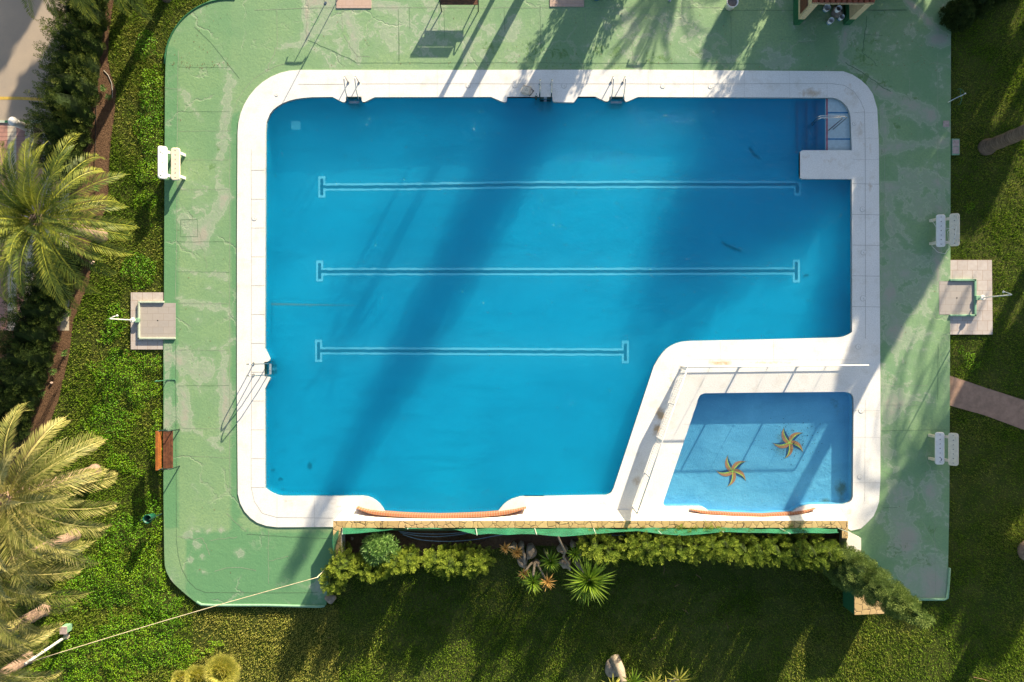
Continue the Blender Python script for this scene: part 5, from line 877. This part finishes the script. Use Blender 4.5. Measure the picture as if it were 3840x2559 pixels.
def bucket(x, y, r_, h_, mt, lb, band=True):
    o = empty('paint_bucket', P(x, y, .005), lb, 'bucket', 'buckets in front of the barbecue'); m = MB(); n = 20; vs = []
    for z, q in ((0, 0), (0, r_*.88), (h_, r_), (h_, r_*.93), (.03, r_*.82), (.03, 0)):
        for j in range(n): vs.append((q*math.cos(6.283*j/n), q*math.sin(6.283*j/n), z))
    m.add(vs, [(i*n+j, i*n+(j+1) % n, (i+1)*n+(j+1) % n, (i+1)*n+j) for i in range(5) for j in range(n)]); m.build('pail', mt, o, smooth=True)
    if band: m = MB(); m.tube([(0, 0, .02), (0, 0, h_*.33)], [r_*.90, r_*.925], n, cap=False); m.build('label_band', 'paint_blue', o, smooth=True)
bucket(3108, 86, .105, .26, 'bucket_white', 'white paint bucket standing furthest out from the barbecue'); bucket(3148, 72, .10, .24, 'bucket_white', 'open paint bucket with brown residue beside the right barbecue wall'); bucket(3095, 36, .13, .2, 'bucket_white', 'white bucket half hidden under the tiled eave'); bucket(3130, 48, .11, .42, 'bucket_white', 'white bucket resting against the grey sack')
rock('grey_sack', P(3140, 44, .12), (.2, .24, .22), 'grey_sack', 'grey crumpled sack between the buckets under the eave', 55)
for ob in COL.objects:
    if ob.name.startswith('grey_sack'): ob['category'] = 'sack'
o = empty('flower_pot', G(2735, 25), 'white round flower pot at the top edge beside the barbecue', 'pot'); m = MB(); n = 24; vs = []
for z, q in ((0, 0), (0, .16), (.42, .20), (.45, .225), (.45, .19), (.38, .18), (.38, 0)):
    for j in range(n): vs.append((q*math.cos(6.283*j/n), q*math.sin(6.283*j/n), z))
m.add(vs, [(i*n+j, i*n+(j+1) % n, (i+1)*n+(j+1) % n, (i+1)*n+j) for i in range(6) for j in range(n)]); m.build('pot', 'white_plastic', o, smooth=True); m = MB(); m.cyl((0, 0), .175, .37, .39, 20); m.build('soil', 'grey_sack', o)
o = empty('blue_tub', G(2237, -12), 'blue round tub peeping in at the top edge', 'tub'); m = MB(); m.cyl((0, 0), .16, 0, .3, 24, .19); m.build('tub', 'paint_blue', o, smooth=True)
for i, (x1, y1, x2, y2) in enumerate(((2610, 2155, 2632, 2175), (2530, 2200, 2550, 2190), (2440, 2400, 2462, 2390), (2490, 2125, 2488, 2155), (2730, 2358, 2722, 2340), (2560, 2285, 2584, 2305), (3650, 2540, 3720, 2558), (1230, 2393, 1240, 2392))):
    a, b = P(x1, y1, -.06), P(x2, y2, -.05); m = MB(); m.tube([a, a.lerp(b, .5)+Vector((.02, .02, .02)), b], [.012, .01, .004], 5); tag(m.build('fallen_twig', 'twig'), 'dry twig lying on the shaded lower lawn', 'twig', 'twigs on the shaded lower lawn')

# ------------------------------------------------------------------ trees beyond the edges
def slim(x, y, rad, hgt, seed, label, prof=column_p, cf=.97):
    o = empty('shadow_caster_tree', G(x, y, LAWNZ), label, 'tree', 'trees standing beyond the picture edge'); V, v_ = crown(rad, hgt, prof, 420, .35, .16, 50, .05, .8, seed, .3, .5, 1.0, cf); npmesh('crown', V, 3, 'tree_leaf', o, v_); m = MB(); m.tube([(0, 0, -.2), (0, 0, hgt*.7)], [.2, .06], 9); m.build('trunk', 'bark', o)
#SHADE#
flat = lambda t: max(.02, min(1, .85+t)*max(0, 1-max(0, t-.7)/.3)**.5)
slim(2352, -240, 1.02, 8.6, 1, 'unseen column tree added beyond the top edge, shaped for the shadow crossing the pool', lambda t: max(.02, min(1, .9+t)*(1-max(0, t-.28)/.72)**.8), .72)  # stand-in caster for the straight-edged band; its taper thins the shadow
slim(3250, -250, 2.2, 4.8, 2, 'wide unseen column tree beyond the top edge, added for the broad shadow over deck and pool', flat, .8)  # added out of view to block the sun in one wide block
palm('palm_tree', G(2080, -250, LAWNZ), 5.0, 'palm_green', 'bark', 'slim palm beyond the top edge right of the dark bench', 14, 1.3, 21, tr=.17)
palm('palm_tree', G(1985, -260, LAWNZ), 4.2, 'palm_green', 'bark', 'thin trunked palm beyond the top edge above the dark bench', 12, 1.0, 22, tr=.08)
palm('palm_tree', G(*cast(2540, -110, 3.6), LAWNZ), 3.4, 'palm_green', 'bark', 'low palm beyond the top edge above the flower pot', 40, 2.5, 23, tr=.18, droop=.7)
for sx, sy, h_, cr, nc, lb in [(3150, 450, 6, 1.9, 24, 'broad tree beyond the top right corner, nearest the barbecue'), (3350, 480, 6, 1.9, 24, 'broad tree beyond the top edge right of the barbecue'), (3480, 330, 6, 1.6, 20, 'broad tree beyond the top right corner, third from the barbecue'), (2990, 700, 7, 1.25, 14, 'tall tree beyond the top edge above the entry steps'), (3280, 880, 7.5, 1.7, 20, 'wide tree far beyond the top right corner'), (3440, 880, 7.5, 1.5, 20, 'leafy tree beyond the right edge, level with the barbecue'), (3640, 720, 6.5, 1.1, 14, 'tree beyond the right edge above the palm trunk'), (3245, 1300, 8, .9, 12, 'slender tree beyond the top right corner'),
        (3640, 330, 6, 1.0, 14, 'small tree beyond the right edge'), (3740, 1420, 7, 1.2, 14, 'leaning tree beyond the right edge'), (2740, 140, 4.5, .75, 10, 'small tree beyond the top edge above the flower pot'), (3440, 1950, 8, 1.5, 20, 'tall tree beyond the right edge'), (3680, 1800, 7.5, 1.9, 24, 'tree beyond the right edge shading the lower lawn'), (3760, 2280, 8, 1.1, 12, 'thin tree beyond the right edge'), (3440, 2200, 8.5, 1.0, 12, 'tallest tree beyond the right edge'), (3630, 2130, 7.5, 1.0, 12, 'lowest tree beyond the right edge'), (160, 330, 6, .9, 10, 'small tree shading the yard beyond the top edge'), (20, 60, 6, 1.0, 10, 'tree shading the yard beyond the top left corner')]:
    shade(sx, sy, h_, cr, int(sx+sy), lb, nclump=nc)
palm('palm_tree', G(*cast(3500, 1700, 6.5), LAWNZ), 6.5, 'palm_green', 'bark', 'palm beyond the right edge shading the lower white bench', 60, 3.4, 41, tr=.2)

# ------------------------------------------------------------------ light, sky, camera
EL = R(18.2); saz = math.atan2(.468, .884)      # sun towards +x,+y
S = Vector((math.sin(saz)*math.cos(EL), math.cos(saz)*math.cos(EL), math.sin(EL)))
w = bpy.data.worlds.new('World'); sc.world = w; w.use_nodes = True; nt = w.node_tree; bg = nt.nodes['Background']; sky = nt.nodes.new('ShaderNodeTexSky'); sky.sky_type = 'NISHITA'; sky.sun_disc = False
sky.sun_elevation = EL; sky.sun_rotation = saz; sky.air_density = 1.0; sky.dust_density = 1.2; sky.ozone_density = .6; nt.links.new(sky.outputs[0], bg.inputs[0]); bg.inputs[1].default_value = .086
ld = bpy.data.lights.new('sun', 'SUN'); ld.energy = 5.0; ld.angle = R(.5); ld.color = (1, .85, .62); lo = bpy.data.objects.new('sun', ld); link(lo); lo.rotation_euler = (-S).to_track_quat('-Z', 'Y').to_euler()
cam = bpy.data.cameras.new('camera'); co = bpy.data.objects.new('camera', cam); link(co); co.location = (0, 0, H); cam.sensor_width = 36; cam.lens = 36*H/38.4; cam.clip_end = 2000; cam.clip_start = .1; sc.camera = co
vs_ = sc.view_settings; vs_.view_transform = 'Standard'; vs_.look = 'None'; vs_.exposure = 1.40; vs_.gamma = 1
sc.cycles.max_bounces = 6; sc.cycles.transparent_max_bounces = 12; sc.cycles.caustics_reflective = False; sc.cycles.caustics_refractive = False
sc.cycles.use_denoising = True
